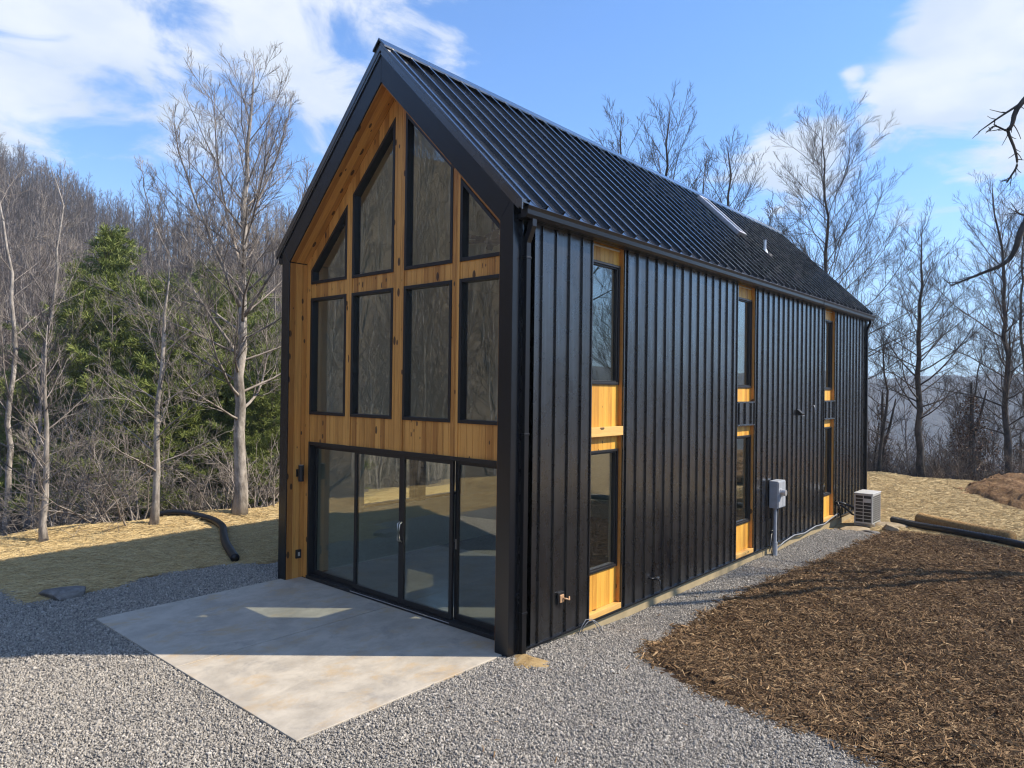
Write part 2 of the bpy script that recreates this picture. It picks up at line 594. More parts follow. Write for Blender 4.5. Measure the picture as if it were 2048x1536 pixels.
def HH(x, y):
    x = np.asarray(x, float)
    y = np.asarray(y, float)
    z = -.045 - .165 * sst(y, .25, 3.2) * sst(x, -1.5, 0.0)
    z = z + .012 * wob(x, y, 1.3) * sst(np.hypot(x + 2.8, y + 1), 4, 8)
    z = z + .05 * wob(x, y, .45, 2) * sst(x, -7.5, -10)
    z = z + .35 * sst(y, 15, 22) * sst(x, 6, -1) * sst(x, -14, -8)
    o = yard_out(x, y)
    z = z + .10 * np.exp(-((o + .5) / .6) ** 2) * sst(x, -8, -11)
    dx, dy = x - CX, y - CY
    r = np.hypot(dx, dy)
    fwa = math.atan2(fw.y, fw.x)
    phi = np.degrees(fwa - np.arctan2(dy, dx))
    phi = (phi + 180) % 360 - 180
    top = np.interp(phi, PHI, TOP)
    dis = np.interp(phi, PHI, DIS)
    far = np.interp(phi, PHI, FARTOP)
    op = np.maximum(o, 0)
    dip = -2.2 * sst(op, 0, 7) - 4.6 * sst(op, 2, 30) * sst(phi, -2, 12) * sst(phi, 150, 100)
    rampv = np.clip((r - 34) / (dis - 34), 0, 1.0)
    hill = (top + 2) * (rampv ** 1.55) * sst(op, 2, 10)
    hill = np.where(r > dis, hill - (r - dis) * .05, hill)
    hill = hill + 1.6 * wob(x, y, .07) * sst(op, 8, 30)
    farh = sst(r, 420, 1150) * (far - (top - (1150 - dis) * .05 * 1.0)) * sst(r, 420, 900)
    rough = sst(r, 300, 700) * (9 * wob(x, y, .011) + 5 * wob(x, y, .031, 1))
    return z + dip + hill + farh + rough


def sheet(name, inside, x0, x1, y0, y1, step, lift, mat, noise_amp=0.0, smooth=True):
    """a ground sheet following the terrain, over the cells where inside(x, y) holds"""
    xs = np.arange(x0, x1 + step / 2, step)
    ys = np.arange(y0, y1 + step / 2, step)
    X, Y = np.meshgrid(xs, ys)
    X = X + rng.uniform(-.25, .25, X.shape) * step
    Y = Y + rng.uniform(-.25, .25, Y.shape) * step
    Z = HH(X, Y) + lift(X, Y)
    if noise_amp:
        Z = Z + rng.uniform(-1, 1, Z.shape) * noise_amp
    ok = inside(X[:-1, :-1] + step / 2, Y[:-1, :-1] + step / 2)
    idx = np.arange(X.size).reshape(X.shape)
    a, b, c, d = idx[:-1, :-1][ok], idx[:-1, 1:][ok], idx[1:, 1:][ok], idx[1:, :-1][ok]
    F = np.stack([a, b, c, d], 1)
    used = np.unique(F)
    rem = np.full(X.size, -1)
    rem[used] = np.arange(len(used))
    F = rem[F]
    V = np.stack([X.ravel(), Y.ravel(), Z.ravel()], 1)[used]
    m = MB()
    m.v.append(V)
    m.n = len(V)
    m.f = F.tolist()
    return m.build(name, mat, smooth=smooth)


def poly_inside(poly):
    P = np.asarray(poly, float)

    def f(x, y):
        x = np.asarray(x, float)
        y = np.asarray(y, float)
        c = np.zeros(x.shape, bool)
        j = len(P) - 1
        for i in range(len(P)):
            cond = ((P[i, 1] > y) != (P[j, 1] > y))
            xin = (P[j, 0] - P[i, 0]) * (y - P[i, 1]) / (P[j, 1] - P[i, 1] + 1e-12) + P[i, 0]
            c ^= cond & (x < xin)
            j = i
        return c
    return f


MULCH = [(1.45, 14.3), (1.25, 13.6), (1.06, 10.0), (.88, 8.27), (.71, 5.8), (.77, 4.03), (.87, 2.65), (.98, 1.65), (1.30, 1.3), (2.09, .91), (2.68, .74),
         (3.33, .69), (3.81, .64), (4.13, .50), (5.0, .1), (7.0, -.8), (12.0, -2), (17, -2), (17, 10.2), (8, 12.3), (4.4, 13.6), (2.7, 14.4)]
in_mulch0 = poly_inside(MULCH)


def edge_n(x, y, k=0.0):
    return .07 * np.sin(x * 5.1 + k) + .06 * np.sin(y * 6.3 + 1 + k) + .04 * np.sin((x + y) * 13 + k)


def in_mulch(x, y):
    return in_mulch0(x + edge_n(x, y), y + edge_n(y, x, 2))


def mulch_lift(x, y):
    """the bed thins out towards its edge"""
    f = sum(in_mulch0(x + .22 * math.cos(a), y + .22 * math.sin(a)).astype(float) for a in np.arange(8) * math.pi / 4) / 8
    f = np.clip(2 * f - 1, 0, 1)
    return -.006 + (.045 + .026 * wob(x, y, 1.9) + .014 * wob(x, y, 5.3)) * f


def in_house(x, y, pad=0.0):
    a = (x > -5.66 + pad) & (x < -.01 - pad) & (y > .4) & (y < 17.1)
    return a


def in_slab(x, y, pad=0.0):
    return (x > -5.567 - pad) & (x < -.107 + pad) & (y > -3.091 - pad) & (y < .4)


def in_gravel(x, y):
    left = -7.28 + .18 * np.sin(y * 1.7) + .08 * np.sin(y * 5) + .12 * sst(y, -1.5, 1.5) * 3
    g = (x > np.where(y > -3.6, left, -30)) & (y < 1.2 + 0 * x)
    strip = (x > -.6) & (x < 1.8) & (y >= 1.0) & (y < 13.6 - .8 * (x - .8) ** 2)
    front = (y < -3.6) & (y > -15) & (x > -9.2 + .5 * np.sin(y)) & (x < 17)
    return ((g & (y > -3.6) & (x < 17)) | strip | front)


def in_yard(x, y):
    return yard_out(x, y) < .25


def make_ground():
    # one base sheet out to the horizon, in rings round the house
    rs = np.concatenate([np.linspace(0, 40, 81)[1:], np.geomspace(41, 420, 110), np.geomspace(435, 2600, 70)])
    na = 420
    an = np.linspace(0, 2 * np.pi, na, endpoint=False)
    RR, AA = np.meshgrid(rs, an, indexing='ij')
    X, Y = RR * np.cos(AA) + 1.0, RR * np.sin(AA) + 2.0
    o = yard_out(X, Y)
    Z = HH(X, Y) - .30 * sst(o, .2, -.6)
    V = np.concatenate([[[1.0, 2.0, HH(1.0, 2.0) - .3]], np.stack([X.ravel(), Y.ravel(), Z.ravel()], 1)])
    idx = 1 + np.arange(X.size).reshape(X.shape)
    nx = np.roll(idx, -1, axis=1)
    near = len(rs[rs < 330])
    for name, a, b, mat in (('terrain', 0, near, M['forest_floor']), ('distant_hills', near - 1, len(rs), M['far_forest'])):
        F = []
        if a == 0:
            F += [(0, int(idx[0, j]), int(nx[0, j])) for j in range(na)]
        q = np.stack([idx[a:b - 1], idx[a + 1:b], nx[a + 1:b], nx[a:b - 1]], -1).reshape(-1, 4)
        F += q.tolist()
        used = np.unique(np.concatenate([np.array(f) for f in F]))
        rem = {int(k): i for i, k in enumerate(used)}
        m = MB()
        m.v.append(V[used])
        m.n = len(used)
        m.f = [[rem[i] for i in f] for f in F]
        tag(m.build(name, mat, smooth=True), kind='structure')
    z0 = lambda x, y: 0 * x - .012
    tag(sheet('straw_yard', lambda x, y: in_yard(x, y) & ~in_house(x, y, .3) & ~in_slab(x, y, -.3) & ((x < -6.6) | (y > 12) | (y < -3)), -14, 18, -16, 30, .16,
              lambda x, y: -.025 + .022 * np.sin((x + .15 * y) * 9 + np.sin(y * .9)) * sst(x, -7, -8), M['straw_bed'], .014), kind='structure')
    tag(sheet('gravel_drive', lambda x, y: in_gravel(x, y) & ~in_house(x, y, .3) & ~in_slab(x, y, -.15), -8.2, 9, -15, 14.5, .10,
              lambda x, y: 0 * x, M['gravel_bed'], .006), kind='structure')
    tag(sheet('mulch_bed', in_mulch, .4, 17, -2.2, 14.6, .10, lambda x, y: mulch_lift(x, y), M['mulch_bed'], .014), kind='structure')
    # the red clay bank at the far right
    cx, cy = 4.3, 24.5
    tag(sheet('clay_bank', lambda x, y: ((x - 6.6) / 5.0) ** 2 + ((y - 24.6) / 4.8) ** 2 < 1 + .12 * np.sin(x * 2.1 + y) + .08 * np.sin(y * 4.3), 1, 12.5, 19, 30, .13,
              lambda x, y: -.08 + 1.0 * np.clip(1 - ((x - 6.6) / 5.0) ** 2 - ((y - 24.6) / 4.8) ** 2, 0, 1) ** .6 + .09 * wob(x, y, 1.5) + .06 * wob(x, y, 4.1), M['red_dirt'], .055), kind='structure')


make_ground()


# slab: two pours with a saw-cut joint
def slab():
    m = MB()
    m.box(-5.567, -2.844, -3.091, .34, -.14, -.022)
    m.box(-2.826, -.107, -3.091, .34, -.14, -.022)
    o = m.build('patio', M['concrete'], bevel=.006)
    tag(o, kind='structure')


slab()


# ------------------------------------------------------------------ house
HW, HL = 5.667, 17.05             # x from -HW to 0, y from 0 to HL
XM, ZR = -2.834, 8.976            # ridge


def roofz(x, off=0.0):
    return ZR - abs(x - XM) - off


house = empty('modern_house', (XM, 8.5, 0), 'tall black metal clad gable house with cedar front, big windows and standing seam roof', 'house')
FY = .371                         # plane of the glazed front
SIDE = [(1.845, 2.75), (7.21, 8.14), (12.92, 13.82)]     # strips of side windows
RIB0, RIBS = .29, .3195
WX = .075                         # depth of the wood strips


def front_frame():
    t = .241
    m = MB()
    # outline of the black gable frame, outer and inner
    zin = 8.39
    zc = zin - (abs(-.241 - XM))
    outer = [(0.0, -.06), (0.0, roofz(0) - .02), (XM, ZR - .02), (-HW, roofz(-HW) - .02), (-HW, -.06)]
    inner = [(-t, -.06), (-t, zc), (XM, zin), (-HW + t, zc), (-HW + t, -.06)]
    for i in range(4):
        q = [outer[i], outer[i + 1], inner[i + 1], inner[i]]
        m.prism(q, 'y', 0.0, FY + .10)
    m.build('front_frame', M['trim'], house, bevel=.006)
    # folded edge of the frame: a thin raised lip along the outer rake and post edges
    m = MB()
    def chevron(up, dn, ya, yb, ex=.17):
        z = lambda x, o: ZR + o - abs(x - XM)
        m.prism([(ex, z(ex, up)), (XM, ZR + up), (-HW - ex, z(ex, up)), (-HW - ex, z(ex, dn)), (XM, ZR + dn), (ex, z(ex, dn))], 'y', ya, yb)
    chevron(.05, .002, -.03, .13)
    chevron(.001, -.09, -.03, -.001)
    m.build('rake_trim', M['roofing'], house, bevel=.004)
    # cedar lining of the recess: boards along the posts and along the rakes
    m = MB()
    th = .018
    ys = np.arange(.022, FY - .005, BOARD)
    for y in ys:
        y1 = min(y + BOARD - .005, FY - .004)
        if y1 - y < .02:
            continue
        for s in (-1, 1):
            xi = -t - .001 if s > 0 else -HW + t + .001
            dx = -th if s > 0 else th
            zl = zin - (HW / 2 - t) - .012
            m.box(min(xi, xi + dx), max(xi, xi + dx), y, y1, -.02, zl)
            # rake board
            p = Vector((XM, y, zin - .002))
            e = Vector((xi + dx, y, zin - .002 - abs(xi + dx - XM)))
            m.obox(p, e - p, (0, y1 - y, 0), Vector((-s, 0, -1)).normalized() * th)
    m.build('cedar_soffit', M['wood_y'], house)


A = dict(d0=-5.255, a1=-5.263, a2=-4.167, a3=-4.016, a4=-2.893, a5=-2.63, a6=-1.519, a7=-1.362, a8=-.405)
ZD, Z1, Z2, Z3 = 2.5, 3.004, 5.156, 5.412


def rake_in(x):
    return 8.39 - .02 - abs(x - XM) - .005


# outlines of the eight front windows (x, z)
FRONT_W = []
for xa, xb in ((A['a1'], A['a2']), (A['a3'], A['a4']), (A['a5'], A['a6']), (A['a7'], A['a8'])):
    FRONT_W.append([(xa, Z1), (xb, Z1), (xb, Z2), (xa, Z2)])
FRONT_W.append([(A['a1'], Z3), (A['a2'], Z3), (A['a2'], 6.728), (A['a1'], 5.671)])
FRONT_W.append([(A['a3'], Z3), (A['a4'], Z3), (A['a4'], 7.955), (A['a3'], 6.87)])
FRONT_W.append([(A['a5'], Z3), (A['a6'], Z3), (A['a6'], 6.89), (A['a5'], 7.98)])
FRONT_W.append([(A['a7'], Z3), (A['a8'], Z3), (A['a8'], 5.70), (A['a7'], 6.67)])


def inset(poly, d):
    n = len(poly)
    P = [Vector(p) for p in poly]
    area = sum(P[i].x * P[(i + 1) % n].y - P[(i + 1) % n].x * P[i].y for i in range(n))
    out = []
    for i in range(n):
        a, b, c = P[i - 1], P[i], P[(i + 1) % n]
        e1, e2 = (b - a).normalized(), (c - b).normalized()
        n1, n2 = Vector((-e1.y, e1.x)), Vector((-e2.y, e2.x))
        if area < 0:
            n1, n2 = -n1, -n2
        k = d / max(.15, 1 + n1.dot(n2))
        out.append(tuple(b + (n1 + n2) * k))
    return out


def ring(m, outer, inner, axis, a, b):
    n = len(outer)
    for i in range(n):
        j = (i + 1) % n
        m.prism([outer[i], outer[j], inner[j], inner[i]], axis, a, b)


def front_wall():
    """cedar boards round the windows, each board its own strip with a gap"""
    m = MB()
    bk = MB()
    def column(x0, x1):
        """z intervals of cedar over [x0, x1] as (bottom, top at x0, top at x1)"""
        xm = (x0 + x1) / 2
        segs = []
        lo = ZD if A['d0'] < xm < -.40 else -.02
        for k in range(4):
            w = FRONT_W[k]
            if w[0][0] - .01 < xm < w[1][0] + .01:
                g = FRONT_W[k + 4]
                (xa, _), (xb, _), (_, zb), (_, za) = g
                f = lambda x: za + (zb - za) * (x - xa) / (xb - xa)
                segs += [(lo, Z1, Z1), (Z2, Z3, Z3)]
                segs.append(((f(x0), f(x1)), rake_in(x0), rake_in(x1)))
                return segs
        return [(lo, rake_in(x0), rake_in(x1))]
    cuts = sorted([-5.40, A['d0'], XM, -.40, -.27] + [p[0] for w in FRONT_W[:4] for p in w[:2]])
    grid = [-HW + BOARD * i for i in range(60)]
    for c0, c1 in zip(cuts[:-1], cuts[1:]):
        if c1 - c0 < .012:
            continue
        xs = [c0] + [g for g in grid if c0 + .03 < g < c1 - .03] + [c1]
        proud = .0 if (c1 - c0) > .5 else .014
        for x0, x1 in zip(xs[:-1], xs[1:]):
            for lo, t0, t1 in column(x0 + .001, x1 - .001):
                l0, l1 = lo if isinstance(lo, tuple) else (lo, lo)
                g = .003
                m.prism([(x0 + g, l0), (x1 - g, l1), (x1 - g, t1), (x0 + g, t0)], 'y', FY + .001 - proud, FY + .03)
                bk.prism([(x0, l0), (x1, l1), (x1, t1), (x0, t0)], 'y', FY + .031, FY + .14)
    m.build('cedar_front', M['wood_x'], house)
    bk.build('front_wall_core', M['backing'], house)
    # windows
    for w in FRONT_W:
        f = MB()
        i1 = inset(w, .055)
        ring(f, inset(w, .002), i1, 'y', FY - .022, FY + .12)
        fr = f.build('window', M['alu'], house, bevel=.004)
        g = MB()
        g.prism(inset(w, .05), 'y', FY + .045, FY + .055)
        g.build('pane', M['glass'], fr)


def sliding_door():
    x0, x1 = A['d0'], -.30
    b = [-5.237, -3.893, -2.648, -1.478, -.262]
    f = MB()
    f.box(x0, x1, FY - .03, FY + .14, ZD - .06, ZD)
    f.box(x0, x1, FY - .05, FY + .15, -.018, .04)
    f.box(x0, x0 + .05, FY - .03, FY + .14, .04, ZD - .06)
    f.box(x1 - .02, x1 + .05, FY - .03, FY + .14, .04, ZD - .06)
    fr = f.build('door_frame', M['alu'], house, bevel=.003)
    t = MB()
    t.box(-3.9, -1.45, FY - .052, FY - .044, .012, .024)
    t.build('track', M['galv'], fr)
    for k in range(4):
        xa, xb = b[k] + (.03 if k == 0 else -.005), b[k + 1] + (.0 if k == 3 else .005)
        yy = FY + (.075 if k in (0, 3) else .012)
        st = .066
        m = MB()
        z0, z1 = .045, ZD - .065
        m.box(xa, xa + st, yy, yy + .045, z0, z1)
        m.box(xb - st, xb, yy, yy + .045, z0, z1)
        m.box(xa + st, xb - st, yy, yy + .045, z0, z0 + .085)
        m.box(xa + st, xb - st, yy, yy + .045, z1 - .06, z1)
        p = m.build('sliding_door_panel', M['alu'], house, bevel=.003)
        g = MB()
        g.box(xa + st - .005, xb - st + .005, yy + .018, yy + .028, z0 + .08, z1 - .055)
        g.build('pane', M['glass'], p)
        if k in (1, 2):
            hx = xb - .03 if k == 1 else xa + .03
            h = MB()
            pts = [(hx, yy - .004, 1.36), (hx, yy - .05, 1.33), (hx, yy - .062, 1.20), (hx, yy - .05, 1.07), (hx, yy - .004, 1.04)]
            h.tube(pts, .011, 8)
            h.build('handle', M['nickel'], p, smooth=True)
        else:
            h = MB()
            hx = xb - .035 if k == 0 else xa + .035
            h.box(hx - .012, hx + .012, yy - .012, yy - .001, 1.1, 1.25)
            h.build('latch', M['nickel'], p)


def side_cladding():
    """right wall: ribbed steel between three strips of cedar and glass"""
    m = MB()
    top = 5.86
    core = MB()
    segs = [(.17, SIDE[0][0]), (SIDE[0][1], SIDE[1][0]), (SIDE[1][1], SIDE[2][0]), (SIDE[2][1], HL)]
    def ribs(a, b, z0, z1):
        k = 0
        while RIB0 + RIBS * k < b:
            y = RIB0 + RIBS * k
            if y > a + .02 and y < b - .02:
                m.prism([(-.002, y - .011), (.030, y - .007), (.030, y + .007), (-.002, y + .011)], 'z', z0, z1)
            k += 1
    for a, b in segs:
        m.box(-.07, 0, a, b, .01, top)
        ribs(a, b, .012, top - .002)
        for yy in (a, b - .02):                     # folded edges
            m.box(-.069, .022, yy - .001, yy + .021, .011, top - .001)
    for a, b in SIDE[1:]:
        m.box(-.07, 0, a - .0005, b + .0005, 2.82, 3.29)
        ribs(a, b, 2.83, 3.28)
        m.box(-.068, .03, a + .0, b - .0, 3.291, 3.315)
        m.box(-.068, .03, a + .0, b - .0, 2.795, 2.819)
    m.build('side_cladding', M['cladding'], house)
    fl = MB()
    fl.box(-.06, .028, .17, HL, -.028, .008)
    fl.build('base_flashing', M['trim'], house, bevel=.003)
    # drywall behind, with the window openings left free
    for a, b in [(FY + .14, SIDE[0][0])] + segs[1:]:
        core.box(-.24, -.142, a - .0, b + .0, -.0, 5.83)
    for a, b in SIDE:
        for z0, z1 in ((0, .66), (2.60, 3.58), (5.56, 5.83)):
            core.box(-.24, -.142, a, b, z0, z1)
    core.build('interior_wall', M['drywall'], house)
    zw = ((.68, 2.58), (3.61, 5.54))
    for si, (a, b) in enumerate(SIDE):
        n = 8
        st = (b - a) / n
        runs = [(.105, zw[0][0]), (zw[0][1], 2.80 if si else zw[1][0]), (5.54, 5.84)]
        if si:
            runs.append((3.316, zw[1][0]))
        for z0, z1 in runs:
            w, bkk = MB(), MB()
            for i in range(n):
                w.box(-WX - .016, -WX, a + i * st + .002, a + (i + 1) * st - .002, z0, z1)
            bkk.box(-.14, -WX - .0155, a, b, z0 - (.105 if z0 < .2 else 0), z1)
            pn = w.build('cedar_panel', M['wood_side'], house)
            bkk.build('backing', M['backing'], pn)
        for z0, z1 in ((0.105, 2.79), (3.318, 5.84)) if si else ((.105, 5.84),):
            for ra, rb_ in ((b - .022, b - .0015), (a + .0015, a + .022)):
                rv = MB()
                rv.box(-.14, -.004, ra, rb_, z0, z1)
                rv.build('cedar_reveal', M['wood_y'], house)
        bm = MB()
        bm.box(-.14, .022, a + .002, b - .002, .012, .10)
        bm.build('cedar_sill', M['wood_beam'], house, bevel=.004)
        if si == 0:
            bm = MB()
            bm.box(-WX + .002, .022, a + .002, b - .002, 2.80, 2.945)
            bm.build('cedar_beam', M['wood_beam'], house, bevel=.004)
        for z0, z1 in zw:
            f = MB()
            w4 = [(a + .024, z0), (b - .024, z0), (b - .024, z1), (a + .024, z1)]
            ring(f, inset(w4, .001), inset(w4, .04), 'x', -.141, -WX + .028)
            ring(f, inset(w4, .041), inset(w4, .065), 'x', -.139, -WX + .006)
            fr = f.build('window', M['alu'], house, bevel=.004)
            g = MB()
            g.prism(inset(w4, .06), 'x', -.112, -.102)
            g.build('pane', M['glass'], fr)
    # far corner trim and side return of the front corner
    c = MB()
    c.box(-.06, .02, HL, HL + .09, -.02, 5.86)
    c.build('corner_trim', M['trim'], house)


def other_walls():
    # left wall with two windows
    m = MB()
    y0, ya, yb, z0, z1 = .475, 1.75, 4.62, 1.06, 2.62
    xo, xi = -HW, -HW + .08
    for q in ((y0, ya, 0, 5.86), (yb, HL, 0, 5.86), (ya, yb, 0, z0), (ya, yb, z1, 5.86)):
        m.box(xo, xi, q[0], q[1], q[2] + .01, q[3])
    k = 0
    while RIB0 + RIBS * k < HL:
        y = RIB0 + RIBS * k
        for a, b in (((.01, z0 - .03), (z1 + .03, 5.85)) if ya - .05 < y < yb + .05 else ((.01, 5.85),)):
            m.prism([(xo + .002, y - .016), (xo - .034, y - .010), (xo - .034, y + .010), (xo + .002, y + .016)], 'z', a, b)
        k += 1
    m.build('left_cladding', M['cladding'], house)
    d = MB()
    for q in ((FY + .14, ya, 0, 5.83), (yb, HL - .1, 0, 5.83), (ya, yb, 0, z0), (ya, yb, z1, 5.83)):
        d.box(xi + .002, -HW + .25, q[0], q[1], q[2], q[3])
    d.build('interior_wall', M['drywall'], house)
    for a, b in ((ya, 3.2), (3.42, yb)):
        f = MB()
        w4 = [(a, z0), (b, z0), (b, z1), (a, z1)]
        ring(f, inset(w4, .002), inset(w4, .06), 'x', -HW + .02, -HW + .14)
        fr = f.build('window', M['alu'], house, bevel=.004)
        g = MB()
        g.prism(inset(w4, .055), 'x', -HW + .07, -HW + .08)
        g.build('pane', M['glass'], fr)
    p = MB()
    p.box(-HW + .01, -HW + .24, 3.2, 3.42, z0, z1)
    p.build('window_post', M['trim'], house)
    # rear gable
    r = MB()
    r.prism([(-HW, .01), (-.0, .01), (-.0, roofz(0) - .3), (XM, ZR - .3), (-HW, roofz(-HW) - .3)], 'y', HL - .08, HL)
    r.build('rear_wall', M['cladding'], house)
    # interior
    i = MB()
    i.box(-HW + .25, -.24, FY + .12, HL - .12, -.1, .0)
    i.build('interior_floor', M['floor'], house)
    c = MB()
    for s in (1, -1):
        xe = -.10 if s > 0 else -HW + .10
        a = Vector((XM, FY + .13, ZR - .50))
        d_ = Vector((xe - XM, 0, -abs(xe - XM)))
        c.obox(a, d_, (0, HL - .8, 0), Vector((s, 0, 1)).normalized() * .06)
    c.build('ceiling', M['ceil'], house)
    q = MB()
    q.prism([(-HW + .26, 0), (-.25, 0), (-.25, 5.7), (XM, 8.3), (-HW + .26, 5.7)], 'y', 9.2, 9.3)
    q.build('partition_wall', M['drywall'], house)
    # inner leaf of the front wall
    for q in ((-HW + .252, A['d0'], 0), (-.40, -.244, 2.5)):
        n = MB()
        n.box(q[0], q[1], FY + .142, FY + .20, q[2], 5.6)
        n.build('front_drywall', M['drywall'], house)
    # foundation
    f = MB()
    f.box(-HW + .02, -.03, .42, HL - .02, -.7, -.03)
    f.build('foundation', M['foundation'], house)


def roof():
    L0, L1 = -.02, 17.185
    ov = .169
    rt = MB()
    for s in (1, -1):
        m = MB()
        xe = ov if s > 0 else -HW - ov
        nrm = Vector((s, 0, 1)).normalized()
        a = Vector((XM, L0 + .0, ZR))
        d = Vector((xe - XM, 0, -abs(xe - XM)))
        m.obox(a, d, (0, L1 - L0, 0), -nrm * .10)
        k = 0
        while True:
            y = .105 + .385 * k
            if y > L1 - .1:
                break
            b = Vector((XM + s * .09, y - .019, ZR - .09))
            e = d * (1 - .10 / abs(d.x))
            m.obox(b - nrm * .002, e, (0, .038, 0), nrm * .062)
            if k:
                for q in (.19,):                 # stiffening bead in the pan
                    m.obox(b + Vector((0, -q - .02, 0)) - nrm * .002, e * .995, (0, .04, 0), nrm * .007)
            k += 1
        o = m.build('roof_slope', M['roofing'], house)
        if s > 0:
            o['label'] = 'right roof slope with skylight and vent pipe'
    c = MB()
    c.prism([(XM + .15, ZR - .15 + .10), (XM, ZR + .10), (XM - .15, ZR - .15 + .10), (XM - .15, ZR - .15 + .07), (XM, ZR + .07), (XM + .15, ZR - .15 + .07)], 'y', L0 - .04, L1 + .02)
    c.build('ridge_cap', M['roofing'], house)
    # skylight on the right slope
    s = 1
    nrm = Vector((1, 0, 1)).normalized()
    dn = Vector((1, 0, -1)).normalized()
    p0 = Vector((-2.52, 10.32, ZR - abs(-2.52 - XM)))
    m = MB()
    Ls, Ws = 1.60, .46
    m.obox(p0 + nrm * .001, dn * .07, (0, Ws, 0), nrm * .13)
    m.obox(p0 + dn * (Ls - .07) + nrm * .001, dn * .07, (0, Ws, 0), nrm * .13)
    m.obox(p0 + dn * .071 + nrm * .001, dn * (Ls - .142), (0, .07, 0), nrm * .13)
    m.obox(p0 + dn * .071 + Vector((0, Ws - .07, 0)) + nrm * .001, dn * (Ls - .142), (0, .07, 0), nrm * .13)
    sk = m.build('skylight', M['galv'], house, bevel=.004)  # pale steel on the frame stands in for sky reflected in the pane
    g = MB()
    g.obox(p0 + dn * .06 + Vector((0, .06, 0)) + nrm * .10, dn * (Ls - .12), (0, Ws - .12, 0), nrm * .012)
    g.build('pane', M['glass'], sk)
    v = MB()
    pz = roofz(-1.08)
    v.tube([(-1.08, 11.44, pz - .05), (-1.08, 11.44, pz + .34)], .036, 14)
    v.tube([(-1.08, 11.44, pz - .03), (-1.08, 11.44, pz + .10)], [.085, .05], 14)
    v.build('vent_pipe', M['galv'], house, smooth=False)
    # gutters and downspouts
    for s in (1, -1):
        m = MB()
        X = lambda q: q if s > 0 else -HW - q
        prof = [(.085, 5.955), (.085, 5.805), (.175, 5.80), (.20, 5.84), (.205, 5.90), (.225, 5.945), (.215, 5.955), (.195, 5.91), (.185, 5.85), (.165, 5.815), (.098, 5.82), (.098, 5.955)]
        m.prism([(X(a), b) for a, b in prof], 'y', .05, 17.22)
        m.box(min(X(.0), X(.084)), max(X(.0), X(.084)), .10, 17.15, 5.80, 5.87)
        m.prism([(X(a), b) for a, b in [(.09, 5.945), (.09, 5.81), (.172, 5.806), (.2, 5.88), (.215, 5.94)]], 'y', .046, .052)
        m.prism([(X(a), b) for a, b in [(.09, 5.945), (.09, 5.81), (.172, 5.806), (.2, 5.88), (.215, 5.94)]], 'y', 17.218, 17.226)
        m.prism([(X(a), b) for a, b in [(.08, 5.96), (.08, 5.80), (.18, 5.795), (.207, 5.84), (.212, 5.90), (.232, 5.95)]], 'y', 12.2, 12.26)
        m.build('gutter', M['gutter'], house)
        for y in (.235, 16.93):
            t = MB()
            x1 = X(.14)
            x2 = X(.045)
            w = .036
            def leg(p, q):
                d = (Vector(q) - Vector(p))
                sx = Vector((0, 1, 0)).cross(d).normalized()
                t.obox(Vector(p) - sx * w - Vector((0, .045, 0)), d, sx * 2 * w, (0, .09, 0))
            leg((x1, y, 5.81), (x1, y, 5.70))
            leg((x1, y, 5.72), (x2, y, 5.50))
            leg((x2, y, 5.52), (x2, y, .16))
            leg((x2, y, .18), (x2 + (.0 if s > 0 else 0), y, -.05))
            for z in (5.28, 2.9, .5):
                t.box(x2 - .042, x2 + .042, y - .055, y + .055, z, z + .03)
            t.build('downspout', M['gutter'], house, bevel=.006)


front_frame()
front_wall()
sliding_door()
side_cladding()
other_walls()
roof()
exec_after = []


# ------------------------------------------------------------------ things fixed to the house or lying by it
def wall_lamp():
    x, y, z = -HW + .241 + .02, .235, 1.92
    e = empty('wall_lamp', (x, y, z), 'black cylinder up and down wall lamp on cedar left of the sliding doors', 'lamp')
    m = MB()
    m.box(x, x + .02, y - .05, y + .05, z - .07, z + .07)
    m.box(x + .02, x + .05, y - .018, y + .018, z - .03, z + .03)
    m.build('bracket', M['dark_plastic'], e, bevel=.004)
    m = MB()
    m.tube([(x + .095, y, z - .15), (x + .095, y, z + .15)], .05, 20)
    m.build('shade', M['dark_plastic'], e)
    for dz in (-.151, .145):
        m = MB()
        m.tube([(x + .095, y, z + dz), (x + .095, y, z + dz + .006)], .04, 16)
        m.build('lens', M['bulb'], e)


def outlet():
    x, y, z = -HW + .241 + .02, .25, .42
    e = empty('outdoor_outlet', (x, y, z), 'small black weatherproof outlet low on the cedar post below the wall lamp', 'outlet')
    m = MB()
    m.box(x, x + .035, y - .055, y + .055, z - .08, z + .08)
    m.build('cover', M['dark_plastic'], e, bevel=.008)
    m = MB()
    m.box(x + .036, x + .04, y - .02, y + .02, z - .035, z + .035)
    m.build('socket', M['white_paint'], e)


def junction_box():
    x, y, z = 0.002, 1.12, .52
    e = empty('outlet_box', (x, y, z), 'open tan outlet box low on the black wall near the front corner', 'outlet box')
    m = MB()
    m.box(x, x + .03, y - .075, y + .075, z - .085, z + .085)
    m.build('plate', M['dark_plastic'], e, bevel=.005)
    m = MB()
    m.box(x + .031, x + .05, y - .05, y + .045, z - .06, z + .055)
    m.build('socket', M['copper'], e, bevel=.008)
    m = MB()
    m.tube([(x + .05, y + .01, z + .0), (x + .09, y + .05, z - .01), (x + .10, y + .10, z - .03), (x + .08, y + .12, z + .01)], .013, 8)
    m.build('cable_end', M['copper'], e, smooth=True)


